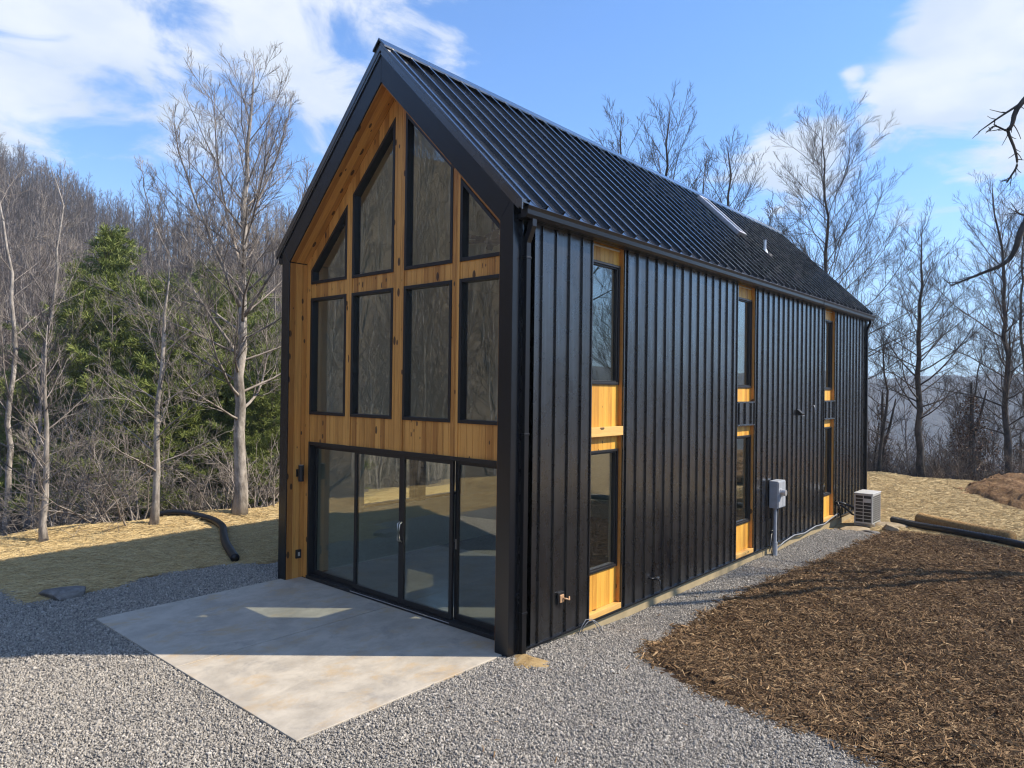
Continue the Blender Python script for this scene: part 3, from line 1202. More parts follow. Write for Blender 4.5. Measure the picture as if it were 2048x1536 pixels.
def faucet():
    e = empty('hose_tap', (0, 3.8, .25), 'small dark bent tap pipe poking from the black wall above the footing', 'tap')
    m = MB()
    m.tube([(0, 3.66, .31), (.05, 3.66, .31), (.07, 3.75, .30)], .012, 8)
    m.tube([(0, 3.80, .27), (.12, 3.80, .27), (.14, 3.80, .25), (.14, 3.80, .14)], .014, 8)
    m.build('pipe', M['dark_plastic'], e, smooth=True)
    m = MB()
    m.tube([(.10, 3.80, .275), (.10, 3.80, .31)], .01, 8)
    m.box(.08, .12, 3.77, 3.83, .31, .318)
    m.build('valve', M['nickel'], e)


def wall_vents():
    e = empty('dryer_vent', (0, 10.88, 3.0), 'black hooded vent with pale underside on the wall between the far windows', 'vent')
    m = MB()
    m.box(0.001, .02, 10.79, 10.97, 2.93, 3.12)
    m.prism([(.02, 3.11), (.02, 2.96), (.14, 2.96), (.15, 3.0)], 'y', 10.80, 10.96)
    m.build('hood', M['dark_plastic'], e, bevel=.004)
    m = MB()
    m.box(.125, .156, 10.81, 10.95, 2.945, 2.955)
    m.build('flap', M['galv'], e)
    e = empty('cable_stub', (0, 12.0, 3.1), 'tiny pale cable stub high on the wall near the farthest windows', 'cable')
    m = MB()
    m.tube([(0, 12.0, 3.18), (.05, 12.0, 3.18), (.06, 12.0, 3.10), (.05, 12.02, 3.02)], .014, 8)
    m.build('cable', M['grey_paint'], e, smooth=True)


def meter():
    x, y, z = 0.035, 9.2, 1.2
    e = empty('electric_meter', (x, y, z), 'grey electric meter box with conduit on the black side wall', 'meter box')
    m = MB()
    m.box(x, x + .20, 8.98, 9.44, .88, 1.50)
    m.build('enclosure', M['grey_paint'], e, bevel=.012)
    m = MB()
    m.box(x + .201, x + .215, 9.0, 9.25, .90, 1.48)
    m.box(x + .201, x + .215, 9.262, 9.42, .90, 1.48)
    m.build('door', M['grey_paint'], e, bevel=.006)
    m = MB()
    m.tube([(x + .215, 9.13, 1.24), (x + .245, 9.13, 1.24)], .095, 24)
    m.tube([(x + .245, 9.13, 1.24), (x + .33, 9.13, 1.24)], [.08, .07], 24)
    m.build('meter_dial', M['galv'], e)
    m = MB()
    m.tube([(x + .09, 9.12, .88), (x + .09, 9.12, -.24)], .042, 12)
    m.tube([(x + .09, 9.12, .10), (x + .09, 9.12, -.26)], .058, 12)
    m.build('conduit', M['grey_paint'], e)
    m = MB()
    m.tube([(x + .06, 9.33, .88), (x + .06, 9.33, .55), (x + .05, 9.30, .2), (x + .04, 9.32, -.02)], .024, 10)
    m.tube([(x + .05, 9.30, .30), (x + .05, 9.02, .28), (x + .06, 8.92, .05), (x + .09, 8.98, -.2)], .016, 8)
    m.tube([(x + .02, 9.02, .34), (x + .02, 9.40, .34)], .014, 6)
    m.build('cable', M['dark_plastic'], e, smooth=True)
    # the grey line from the meter along the wall foot to the heat pump
    t = empty('service_cable', (.05, 10, -.05), 'grey cable running along the wall foot from meter to heat pump', 'cable')
    m = MB()
    pts = [(.05, 9.45, -.12), (.055, 9.9, -.03), (.05, 10.6, .02), (.06, 11.3, -.03), (.05, 12.2, .02), (.055, 12.9, -.02), (.05, 13.5, .06), (.10, 13.95, .14)]
    m.tube(pts, .016, 8)
    m.build('cable', M['cable_grey'], t, smooth=True)


def heat_pump():
    x0, x1, y0, y1 = .42, .90, 14.3, 15.16
    z0, z1 = -.12, .70
    e = empty('heat_pump', ((x0 + x1) / 2, y0, -.2), 'off white outdoor heat pump unit with dark grille at the far wall corner', 'heat pump')
    m = MB()
    m.box(x0, x1, y0, y1, z0, z1)
    m.build('case', M['white_paint'], e, bevel=.012)
    m = MB()
    m.box(x0 - .015, x1 + .015, y0 - .015, y1 + .015, z1 + .001, z1 + .03)
    m.build('lid', M['white_paint'], e, bevel=.01)
    g = MB()
    gw = (x1 - x0 - .10) / 2
    for r in range(8):
        for c in range(2):
            if r == 6 and c == 1:
                continue
            xa = x0 + .04 + c * (gw + .02)
            za = z0 + .05 + r * .094
            g.box(xa, xa + gw, y0 - .006, y0 - .001, za, za + .074)
    g.build('end_grille', M['dark_plastic'], e)
    g = MB()
    for r in range(13):
        for c in range(4):
            ya = y0 + .04 + c * .20
            za = z0 + .05 + r * .057
            g.box(x1 + .001, x1 + .006, ya, ya + .175, za, za + .038)
    g.build('side_grille', M['dark_plastic'], e)
    for ya in (y0 + .1, y1 - .16):
        f = MB()
        f.box(x0 - .03, x1 + .03, ya, ya + .06, -.20, z0 - .001)
        f.build('foot', M['galv'], e)
    h = MB()
    h.tube([(.03, 14.0, .42), (.14, 14.0, .44), (.26, 14.1, .40), (.38, 14.32, .30), (.41, 14.4, .22)], .035, 10)
    h.tube([(.03, 14.08, .36), (.16, 14.08, .36), (.27, 14.16, .25), (.36, 14.36, .10), (.41, 14.42, .08)], .028, 10)
    h.tube([(.03, 13.96, .46), (.10, 13.9, .46), (.14, 13.95, .30), (.16, 14.0, .02)], .018, 8)
    h.build('line_set', M['dark_plastic'], e, smooth=True)


def ridged_tube(name, pts, rad, mat, pitch=.07, depth=.006, n=14):
    pts = [Vector(p) for p in pts]
    L = [0]
    for a, b in zip(pts[:-1], pts[1:]):
        L.append(L[-1] + (b - a).length)
    k = int(L[-1] / (pitch / 2)) + 2
    out, rr = [], []
    import bisect
    P = [pts[0] * 2 - pts[1]] + pts + [pts[-1] * 2 - pts[-2]]
    for i in range(k):
        s = L[-1] * i / (k - 1)
        j = min(max(bisect.bisect_right(L, s) - 1, 0), len(pts) - 2)
        t = (s - L[j]) / (L[j + 1] - L[j])
        p0, p1, p2, p3 = P[j], P[j + 1], P[j + 2], P[j + 3]
        q = .5 * ((2 * p1) + (-p0 + p2) * t + (2 * p0 - 5 * p1 + 4 * p2 - p3) * t * t + (-p0 + 3 * p1 - 3 * p2 + p3) * t ** 3)
        out.append(q)
        rr.append(rad + (depth if i % 2 else -depth))
    m = MB()
    m.tube(out, rr, n)
    return m.build(name, mat, smooth=True)


def on_ground(x, y, h=0.0):
    return Vector((x, y, float(HH(x, y)) + h))


def pipes():
    o = ridged_tube('drain_pipe', [on_ground(*p, .10) for p in ((-13.2, .75), (-12.6, 1.2), (-11.6, 1.52), (-10.5, 1.35), (-9.6, .95), (-8.7, .55), (-7.9, .25), (-7.35, .05))], .082, M['dark_plastic'])
    tag(o, 'black corrugated drain pipe curving down the straw slope left of the house', 'drain pipe')
    o = ridged_tube('drain_pipe', [on_ground(*p, .11) for p in ((1.12, 15.5), (1.9, 15.05), (2.69, 14.7), (3.82, 14.3), (4.5, 13.9), (5.5, 13.5), (7.0, 12.9), (9, 12.3))], .088, M['dark_plastic'])
    tag(o, 'straight black corrugated pipe along the far edge of the bark mulch', 'drain pipe')
    pts = [on_ground(*p, .14) for p in ((1.72, 15.95), (2.3, 15.55), (2.98, 15.12), (3.55, 14.85), (4.06, 14.62))]
    o = ridged_tube('straw_wattle', pts, .17, M['wattle'], .09, .012, 16)
    tag(o, 'tan straw filled erosion roll lying behind the black pipe', 'erosion roll')


M['wattle'] = ground_mat('straw_filled_netting', [(.30, (.14, .08, .03)), (.5, (.33, .20, .08)), (.72, (.52, .36, .16))], 16, .9, .03)
M['fieldstone'] = ground_mat('fieldstone', [(.30, (.16, .12, .075)), (.5, (.33, .26, .165)), (.72, (.52, .43, .30))], 4, .7, .03)
M['grey_rock'] = ground_mat('grey_rock', [(.30, (.07, .066, .06)), (.5, (.17, .16, .145)), (.72, (.34, .33, .31))], 4, .7, .03)


def rock(name, loc, size, mat, label, group=None, seed=0, rz=0.0):
    r2 = np.random.default_rng(seed)
    import bmesh
    bm = bmesh.new()
    bmesh.ops.create_icosphere(bm, subdivisions=3, radius=1)
    d = [Vector(r2.normal(size=3)).normalized() for _ in range(9)]
    h = r2.uniform(.55, .85, 9)
    for v in bm.verts:
        for q, k in zip(d, h):
            t = v.co.dot(q) - k
            if t > 0:
                v.co -= q * t * .9
        v.co += Vector(r2.normal(size=3)) * .015
        v.co = Vector((v.co.x * size[0], v.co.y * size[1], v.co.z * size[2]))
    me = bpy.data.meshes.new(name)
    bm.to_mesh(me)
    bm.free()
    me.materials.append(mat)
    o = bpy.data.objects.new(name, me)
    o.location = loc
    o.rotation_euler = (0, 0, rz)
    COL.objects.link(o)
    return tag(o, label, 'rock', group)


def rocks():
    rock('flat_rock', on_ground(-7.25, -3.0, .02), (.42, .30, .15), M['grey_rock'], 'flat grey rock half sunk where straw meets the left gravel', seed=3, rz=1.0)
    rock('flat_rock', on_ground(.55, 13.85, .0), (.45, .28, .07), M['fieldstone'], 'flat tan stone slab lying in front of the heat pump', seed=5, rz=.8)
    rock('rough_rock', on_ground(1.38, 14.15, .06), (.24, .20, .17), M['fieldstone'], 'chunky tan rock between heat pump and bark mulch', seed=8)
    rock('flat_rock', on_ground(1.15, 15.0, .02), (.50, .30, .08), M['fieldstone'], 'flat tan stone behind the heat pump near the pipe mouth', seed=9, rz=.3)
    rock('flat_rock', on_ground(1.05, 13.7, .0), (.25, .17, .06), M['grey_rock'], 'small grey stone at the tip of the gravel strip', seed=12)


def sand():
    x, y = .28, .10
    r2 = np.random.default_rng(4)
    m = MB()
    V, F = [(x, y, gz0(x, y) + .022)], []
    rings, n = 5, 22
    for i in range(1, rings + 1):
        for j in range(n):
            a = j * 6.283 / n
            rr = i / rings * (.24 + .05 * math.sin(3 * a) + .02 * r2.normal())
            px, py = x + rr * math.cos(a) * 1.25, y + rr * math.sin(a) * .9
            V.append((px, py, gz0(px, py) + .022 * (1 - (i / rings) ** 2) - (.02 if i == rings else 0) + .007 * r2.normal()))
    F += [(0, 1 + j, 1 + (j + 1) % n) for j in range(n)]
    for i in range(rings - 1):
        F += [(1 + i * n + j, 1 + (i + 1) * n + j, 1 + (i + 1) * n + (j + 1) % n, 1 + i * n + (j + 1) % n) for j in range(n)]
    m.add(V, F)
    o = m.build('sand_pile', M['straw_bed'], smooth=True)
    tag(o, 'small tan heap of sand on the gravel at the foot of the front corner', 'sand')


def gz0(x, y):
    return float(HH(x, y)) + .012


def loops():
    e = empty('loose_cable', (.05, 1.75, -.05), 'thin pale cable loop coming out at the wall foot below the first cedar strip', 'cable')
    m = MB()
    for k, (dy, h) in enumerate(((0, .14), (.07, .10))):
        pts = [(.03, 1.52 + dy, -.14), (.07, 1.55 + dy, -.02), (.10, 1.64 + dy, h - .04), (.13, 1.76 + dy, h - .05), (.17, 1.86 + dy, -.05), (.20, 1.90 + dy, -.17)]
        m.tube(pts, .007, 6)
    m.build('cable', M['cable_grey'], e, smooth=True)


def ceiling_fan():
    p = at(985, 478, 1)
    d = p - Vector((CX, CY, CZ))
    t = (-2.3 - CX) / d.x
    c = Vector((CX, CY, CZ)) + d * t
    e = empty('ceiling_fan', tuple(c), 'dark ceiling fan hanging inside behind the upper right front window', 'ceiling fan')
    m = MB()
    m.tube([tuple(c), (c.x, c.y, roofz(c.x) - .5)], .018, 8)
    m.build('down_rod', M['dark_plastic'], e)
    m = MB()
    m.tube([(c.x, c.y, c.z - .10), (c.x, c.y, c.z - .06), (c.x, c.y, c.z + .06), (c.x, c.y, c.z + .12)], [.10, .15, .15, .05], 18)
    m.build('motor', M['dark_plastic'], e)
    for k in range(6):
        a = k * math.pi / 3 + .3
        dr = Vector((math.cos(a), math.sin(a), 0))
        sd = Vector((-math.sin(a), math.cos(a), .25)).normalized()
        m = MB()
        m.obox(c + dr * .12 - sd * .06 - Vector((0, 0, .03)), dr * .72, sd * .12, (0, 0, .012))
        m.build('blade', M['dark_plastic'], e)


wall_lamp()
outlet()
junction_box()
faucet()
wall_vents()
meter()
heat_pump()
pipes()
rocks()
loops()
sand()
ceiling_fan()


# ------------------------------------------------------------------ small loose stuff: stones, bark, straw
def hidden_collection(name, objs):
    c = bpy.data.collections.new(name)
    for o in objs:
        COL.objects.unlink(o)
        c.objects.link(o)
    return c


def scatter(name, pts, rot, scl, coll, kind='stuff', label=None, cat=None):
    me = bpy.data.meshes.new(name)
    me.vertices.add(len(pts))
    me.vertices.foreach_set('co', np.asarray(pts, np.float32).ravel())
    a = me.attributes.new('rot', 'FLOAT_VECTOR', 'POINT')
    a.data.foreach_set('vector', np.asarray(rot, np.float32).ravel())
    a = me.attributes.new('scl', 'FLOAT_VECTOR', 'POINT')
    a.data.foreach_set('vector', np.asarray(scl, np.float32).ravel())
    o = bpy.data.objects.new(name, me)
    COL.objects.link(o)
    ng = bpy.data.node_groups.new(name, 'GeometryNodeTree')
    ng.interface.new_socket('Geometry', in_out='INPUT', socket_type='NodeSocketGeometry')
    ng.interface.new_socket('Geometry', in_out='OUTPUT', socket_type='NodeSocketGeometry')
    t = NT(ng)
    i, q = t.add('NodeGroupInput'), t.add('NodeGroupOutput')
    ci = t.add('GeometryNodeCollectionInfo')
    ci.inputs['Collection'].default_value = coll
    ci.inputs['Separate Children'].default_value = True
    ci.inputs['Reset Children'].default_value = True
    ip = t.add('GeometryNodeInstanceOnPoints')
    ra = t.add('GeometryNodeInputNamedAttribute', data_type='FLOAT_VECTOR')
    ra.inputs['Name'].default_value = 'rot'
    sa = t.add('GeometryNodeInputNamedAttribute', data_type='FLOAT_VECTOR')
    sa.inputs['Name'].default_value = 'scl'
    t.l.new(i.outputs[0], ip.inputs['Points'])
    t.l.new(ci.outputs[0], ip.inputs['Instance'])
    ip.inputs['Pick Instance'].default_value = True
    t.l.new(ra.outputs['Attribute'], ip.inputs['Rotation'])
    t.l.new(sa.outputs['Attribute'], ip.inputs['Scale'])
    t.l.new(ip.outputs[0], q.inputs[0])
    md = o.modifiers.new('scatter', 'NODES')
    md.node_group = ng
    return tag(o, label, cat, kind=kind)


def in_view(x, y, pad=1.5):
    dx, dy = x - CX, y - CY
    d = dx * fw.x + dy * fw.y
    r = dx * ri.x + dy * ri.y
    return (d > 1.0) & (np.abs(r) < d * 1024 / FPX + pad)


def spread(n_per, x0, x1, y0, y1, keep):
    n = int(n_per * (x1 - x0) * (y1 - y0))
    x = rng.uniform(x0, x1, n)
    y = rng.uniform(y0, y1, n)
    ok = keep(x, y)
    return x[ok], y[ok]


def pebble(seed):
    r2 = np.random.default_rng(seed)
    import bmesh
    bm = bmesh.new()
    bmesh.ops.create_icosphere(bm, subdivisions=1, radius=1)
    sc = r2.uniform(.6, 1.15, 3)
    sc[2] *= .7
    for v in bm.verts:
        v.co = Vector([v.co[i] * sc[i] for i in range(3)]) * r2.uniform(.72, 1.15)
    me = bpy.data.meshes.new('pebble')
    bm.to_mesh(me)
    bm.free()
    me.materials.append(M['stone'])
    o = bpy.data.objects.new('pebble', me)
    COL.objects.link(o)
    return o


def sliver(name, mat, L, w, th, bend, seed):
    r2 = np.random.default_rng(seed)
    k = 4
    x = np.linspace(-.5, .5, k) * L
    c = np.stack([x, bend * L * (1 - (2 * x / L) ** 2) * r2.uniform(-1, 1), bend * L * (1 - (2 * x / L) ** 2) * r2.uniform(0, 1)], 1)
    m = MB()
    wd = w * np.array([.5, 1, .9, .3])
    v, f = [], []
    for i in range(k):
        v += [c[i] + (0, wd[i] / 2, 0), c[i] + (0, 0, th), c[i] + (0, -wd[i] / 2, 0)]
    for i in range(k - 1):
        for j in range(3):
            j2 = (j + 1) % 3
            f.append((i * 3 + j, (i + 1) * 3 + j, (i + 1) * 3 + j2, i * 3 + j2))
    m.add(v, f)
    return m.build(name, mat)


def loose():
    # crushed stone
    coll = hidden_collection('pebbles', [pebble(i) for i in range(8)])
    xs, ys = [], []
    for n, x0, x1, y0, y1 in ((2900, -8.5, 7, -7, 1.2), (2300, -.5, 1.9, 1.2, 14)):
        def keep(x, y):
            d = (x - CX) * fw.x + (y - CY) * fw.y
            e1, e2 = edge_n(x, y, 1) * 1.2, edge_n(y, x, 4) * 1.2
            m = in_mulch0(x + edge_n(x, y) - .05, y + edge_n(y, x, 2) + .04)
            return in_gravel(x + e1, y + e2) & in_view(x, y, 2.5) & ~in_slab(x, y, .012) & ~in_house(x, y) & ~((x < 0) & (y > .4) & (x > -5.69)) & ~m
        x, y = spread(n, x0, x1, y0, y1, keep)
        xs.append(x)
        ys.append(y)
    x, y = np.concatenate(xs), np.concatenate(ys)
    d = np.hypot(x - CX, y - CY)
    th = np.where(d > 11, .8, 1.0)
    ok = rng.uniform(0, 1, len(x)) < th
    x, y, d = x[ok], y[ok], d[ok]
    s = rng.gamma(6, .0082 / 6, len(x)) + .004
    z = HH(x, y) + .004 + .3 * s
    scatter('gravel', np.stack([x, y, z], 1), rng.uniform(0, 6.28, (len(x), 3)), np.stack([s] * 3, 1), coll, 'stuff')
    print('stones', len(x))
    # bark
    coll = hidden_collection('chips', [sliver('chip', M['chip'], 1, w, .09, b, i) for i, (w, b) in enumerate(((.16, .05), (.10, .12), (.26, .03), (.08, .2), (.13, .08), (.20, .15)))])
    x, y = spread(2800, .3, 13, -2.2, 14.6, lambda x, y: (in_mulch0(x + edge_n(x, y, 7) + rng.normal(0, .07, len(x)), y + edge_n(y, x, 5) + rng.normal(0, .07, len(x))) | ((rng.uniform(0, 1, len(x)) < .0025) & in_gravel(x, y) & ~in_house(x, y, -.05))) & in_view(x, y, 4.0))
    d = np.hypot(x - CX, y - CY)
    ok = rng.uniform(0, 1, len(x)) < np.clip(11 / d, .35, 1)
    x, y = x[ok], y[ok]
    s = rng.gamma(2.2, .042 / 2.2, len(x)) + .013
    z = HH(x, y) + np.maximum(mulch_lift(x, y), .012) + rng.uniform(.0, .028, len(x))
    rot = np.stack([rng.uniform(0, 6.28, len(x)), rng.normal(0, .32, len(x)), rng.uniform(0, 6.28, len(x))], 1)
    scatter('bark_mulch', np.stack([x, y, z], 1), rot, np.stack([s, s * .8, s * .8], 1), coll, 'stuff')
    print('chips', len(x))
    # straw
    coll = hidden_collection('stalks', [sliver('stalk', M['straw'], 1, .035, .02, b, i) for i, b in enumerate((.02, .08, .15, .05))])
    P, Q, C = [], [], []
    for n, x0, x1, y0, y1, kp in ((900, -13.6, -6.9, -5, 7, lambda x, y: (yard_out(x, y) < .3) & ~in_gravel(x + .1, y)),
                              (650, -3.5, 12, 13.2, 27, lambda x, y: (yard_out(x, y) < .3) & ((x > .6) | (y > 17.4)) & ~in_mulch0(x, y - .15) & (y > 14 + .5 * np.sin(x * 3)))):
        x, y = spread(n, x0, x1, y0, y1, lambda x, y: kp(x, y) & in_view(x, y, 1.0))
        P.append(x)
        Q.append(y)
    x, y = np.concatenate(P), np.concatenate(Q)
    s = rng.uniform(.10, .30, len(x))
    z = HH(x, y) - .01 + rng.uniform(0, .035, len(x))
    rot = np.stack([0 * x, rng.normal(0, .12, len(x)), rng.normal(1.2, .9, len(x))], 1)
    scatter('straw', np.stack([x, y, z], 1), rot, np.stack([s] * 3, 1), coll, 'stuff')
    print('straw', len(x))


loose()


# ------------------------------------------------------------------ trees
def unit(v):
    return v / (np.linalg.norm(v) + 1e-12)


def grow(m, r2, p, d, L, r0, r1, k, curve, jit, n):
    """one bending branch; returns its points"""
    pts = [p]
    d = unit(d)
    for i in range(k):
        d = unit(d + np.array([0, 0, curve / k]) + r2.normal(size=3) * jit)
        pts.append(pts[-1] + d * L / k)
    rad = r0 + (r1 - r0) * np.linspace(0, 1, k + 1) ** .8
    m.tube(pts, rad, n, cap=False)
    return np.array(pts), rad


def side_dir(r2, d, ang, az=None):
    a = unit(np.cross(d, [.3, .2, 1.0]) if abs(d[2]) < .95 else np.cross(d, [1.0, 0, 0]))
    b = np.cross(d, a)
    az = r2.uniform(0, 6.283) if az is None else az
    return d * math.cos(ang) + (a * math.cos(az) + b * math.sin(az)) * math.sin(ang)


def bare_tree_meshes(seed, trunk, r0, limbs, start=.3, reach=.33, sub=1.0, rmin=.006, droop=.0, ang=(1.15, .45), twigs=2, lean_up=.55, stop=.97):
    """trunk: list of points. returns (trunk MB, crown MB)"""
    r2 = np.random.default_rng(seed)
    T = np.array([tuple(p) for p in trunk], float)
    seg = np.linalg.norm(np.diff(T, axis=0), axis=1)
    cl = np.concatenate([[0], np.cumsum(seg)])
    H = cl[-1]
    k = max(10, int(H / .7))
    s = np.linspace(0, 1, k)
    P = np.stack([np.interp(s * H, cl, T[:, i]) for i in range(3)], 1)
    P[1:-1, :2] += r2.normal(size=(k - 2, 2)) * H * .0035
    rad = r0 * (1 - s) ** .75 * (1 + .45 * np.exp(-s * 28)) + rmin
    mt, mc = MB(), MB()
    mt.tube(P, rad, 9)
    az = r2.uniform(0, 6.28)
    for i in range(limbs):
        t = start + (stop - start) * ((i + r2.uniform(-.3, .3)) / limbs)
        t = min(max(t, start * .8), .985)
        p = np.array([np.interp(t, s, P[:, j]) for j in range(3)])
        rr = float(np.interp(t, s, rad))
        q = (t - start) / (1 - start)
        az += 2.4 + r2.normal() * .35
        a = ang[0] + (ang[1] - ang[0]) * max(q, 0) + r2.normal() * .10
        d = np.array([math.sin(a) * math.cos(az), math.sin(a) * math.sin(az), math.cos(a)])
        L = H * reach * (1 - .78 * max(q, 0) ** 1.5) * (.72 + .28 * min(1, max(q, 0) / .22)) * r2.uniform(.72, 1.15)
        rl = max(rr * r2.uniform(.25, .42), rmin * 1.6)
        pts, rb = grow(mc, r2, p, d, L, rl, rmin, 8, lean_up * (1 - .5 * q) - droop * (1 - q), .085, 5)
        ns = int(sub * L / .30) + 2
        for j in range(ns):
            u = .18 + .80 * (j + r2.uniform(0, .9)) / ns
            u = min(u, .98)
            ii = u * (len(pts) - 1)
            i0 = min(int(ii), len(pts) - 2)
            pp = pts[i0] + (pts[i0 + 1] - pts[i0]) * (ii - i0)
            dd = unit(pts[i0 + 1] - pts[i0])
            L2 = L * .40 * (1.1 - u) * r2.uniform(.6, 1.3) + .18
            d2 = side_dir(r2, dd, r2.uniform(.55, .95))
            d2[2] += .12
            rb2 = max(float(np.interp(u, np.linspace(0, 1, len(rb)), rb)) * .55, rmin)
            p2, _ = grow(mc, r2, pp, d2, L2, rb2, rmin * .8, 4, .45, .10, 3)
            nt = int(twigs * L2 / .22) + 1
            for q3 in range(nt):
                u3 = .2 + .78 * (q3 + r2.uniform(0, .9)) / nt
                jj = min(u3, .97) * (len(p2) - 1)
                j0 = min(int(jj), len(p2) - 2)
                p3 = p2[j0] + (p2[j0 + 1] - p2[j0]) * (jj - j0)
                d3 = side_dir(r2, unit(p2[j0 + 1] - p2[j0]), r2.uniform(.5, .95))
                d3[2] += .18
                grow(mc, r2, p3, d3, L2 * .42 * (1.15 - u3) * r2.uniform(.5, 1.3) + .10, rmin * .95, rmin * .6, 2, .25, .10, 3)
    return mt, mc


def tree_thing(name, loc, mt, mc, tm, cm, label, group=None, cat='tree'):
    e = empty(name, loc, label, cat, group)
    for nm, m, mat in (('trunk', mt, tm), ('crown', mc, cm)):
        o = m.build(nm, mat, None, smooth=True)
        o.parent = e
    return e


def copy_thing(src, loc, rz=0.0, sc=1.0, label=None, group=None, tilt=(0, 0)):
    r = src.copy()
    r.location = loc
    r.rotation_euler = (tilt[0], tilt[1], rz)
    r.scale = (sc, sc, sc)
    COL.objects.link(r)
    if label:
        r['label'] = label
    if group:
        r['group'] = group
    for ch in list(src.children):
        c = ch.copy()
        COL.objects.link(c)
        c.parent = r
    return r


def pine_meshes(seed, H, R0, dens=1.0):
    r2 = np.random.default_rng(seed)
    mt, mc = MB(), MB()
    k = 12
    s = np.linspace(0, 1, k)
    P = np.stack([r2.normal(size=k) * .05, r2.normal(size=k) * .05, s * H], 1)
    P[0, :2] = 0
    mt.tube(P, .17 * (1 - s) ** .8 + .012, 9)
    V, F = [], []
    n = 0
    z = H * .10
    while z < H * .985:
        q = z / H
        nb = 5 if q > .2 else 4
        a0 = r2.uniform(0, 6.28)
        for b in range(nb):
            az = a0 + b * 6.283 / nb + r2.normal() * .25
            L = R0 * (1 - q) ** .72 * r2.uniform(.55, 1.12) + .15
            el = .10 + .75 * q ** 1.6 + r2.normal() * .08
            d = np.array([math.cos(az) * math.cos(el), math.sin(az) * math.cos(el), math.sin(el)])
            pts, _ = grow(mt, r2, np.array([0, 0, z]) + 0, d, L, .035 * (1 - q) + .01, .006, 6, .28, .05, 4)
            nt = int(dens * L / .05) + 4
            for i in range(nt):
                u = .22 + .78 * i / nt if q < .8 else i / nt
                ii = min(u, .99) * 6
                i0 = min(int(ii), 5)
                dd = unit(pts[i0 + 1] - pts[i0])
                spr = .42 * (1 - abs(u - .55)) * min(L, 1.6)
                side = unit(np.cross(dd, [0, 0, 1.0]))
                c = pts[i0] + (pts[i0 + 1] - pts[i0]) * (ii - i0) + side * r2.normal() * spr * .55 + np.array([0, 0, r2.normal() * .06 + .02])
                # a tuft: thin crossing blades fanning outward and up
                for _ in range(20):
                    bd = unit(dd * .7 + np.array([0, 0, .45]) + r2.normal(size=3) * .62)
                    w = unit(np.cross(bd, r2.normal(size=3))) * r2.uniform(.0045, .009)
                    ln = r2.uniform(.12, .26)
                    e = c + bd * ln
                    V.append(np.array([c - w * .5, c + w * .5, e + w, e - w * 1]))
                    F.append((n, n + 1, n + 2, n + 3))
                    n += 4
        z += H * .038 * r2.uniform(.75, 1.25)
    mc.add(np.concatenate(V), F)
    return mt, mc


def shrub_mesh(seed, H, n, spread_, rmin=.004):
    r2 = np.random.default_rng(seed)
    m = MB()
    for i in range(n):
        az, el = r2.uniform(0, 6.28), r2.uniform(.55, 1.45)
        d = np.array([math.cos(az) * math.cos(el), math.sin(az) * math.cos(el), math.sin(el)])
        L = H * r2.uniform(.5, 1.05)
        p = np.array([r2.normal() * spread_, r2.normal() * spread_, 0])
        pts, rb = grow(m, r2, p, d, L, .012 + .004 * H, rmin, 6, r2.uniform(-.5, .3), .14, 4)
        for j in range(int(L / .20)):
            u = r2.uniform(.15, .95) * 6
            i0 = min(int(u), 5)
            pp = pts[i0] + (pts[i0 + 1] - pts[i0]) * (u - i0)
            p2, _ = grow(m, r2, pp, side_dir(r2, unit(pts[i0 + 1] - pts[i0]), r2.uniform(.5, 1.1)), L * r2.uniform(.12, .38), .007, rmin * .8, 4, .1, .16, 3)
            for _ in range(3):
                j0 = r2.integers(0, 4)
                grow(m, r2, p2[j0], side_dir(r2, unit(p2[j0 + 1] - p2[j0]), r2.uniform(.5, 1.1)), L * r2.uniform(.05, .16), rmin, rmin * .7, 2, .1, .15, 3)
    return m


def gz(x, y):
    return float(HH(x, y))


def foot(u, v, x=None):
    """ground point seen at (u, v)"""
    d = fw + ri * ((u - 1024) / FPX) - up * ((v - 768) / FPX)
    t = (CZ + .05) / -d.z
    for _ in range(30):
        p = Vector((CX, CY, CZ)) + d * t
        t += (p.z - gz(p.x, p.y)) / -d.z * .6
    return Vector((CX, CY, CZ)) + d * t


def axis(uvs, depth0, base):
    """trunk line through picture points, all at the depth of the base, relative to the base"""
    out = [Vector((0, 0, -.15))]
    for u, v in uvs:
        out.append(at(u, v, depth0) - base)
    return out


def depth_of(p):
    return (p - Vector((CX, CY, CZ))).dot(fw)


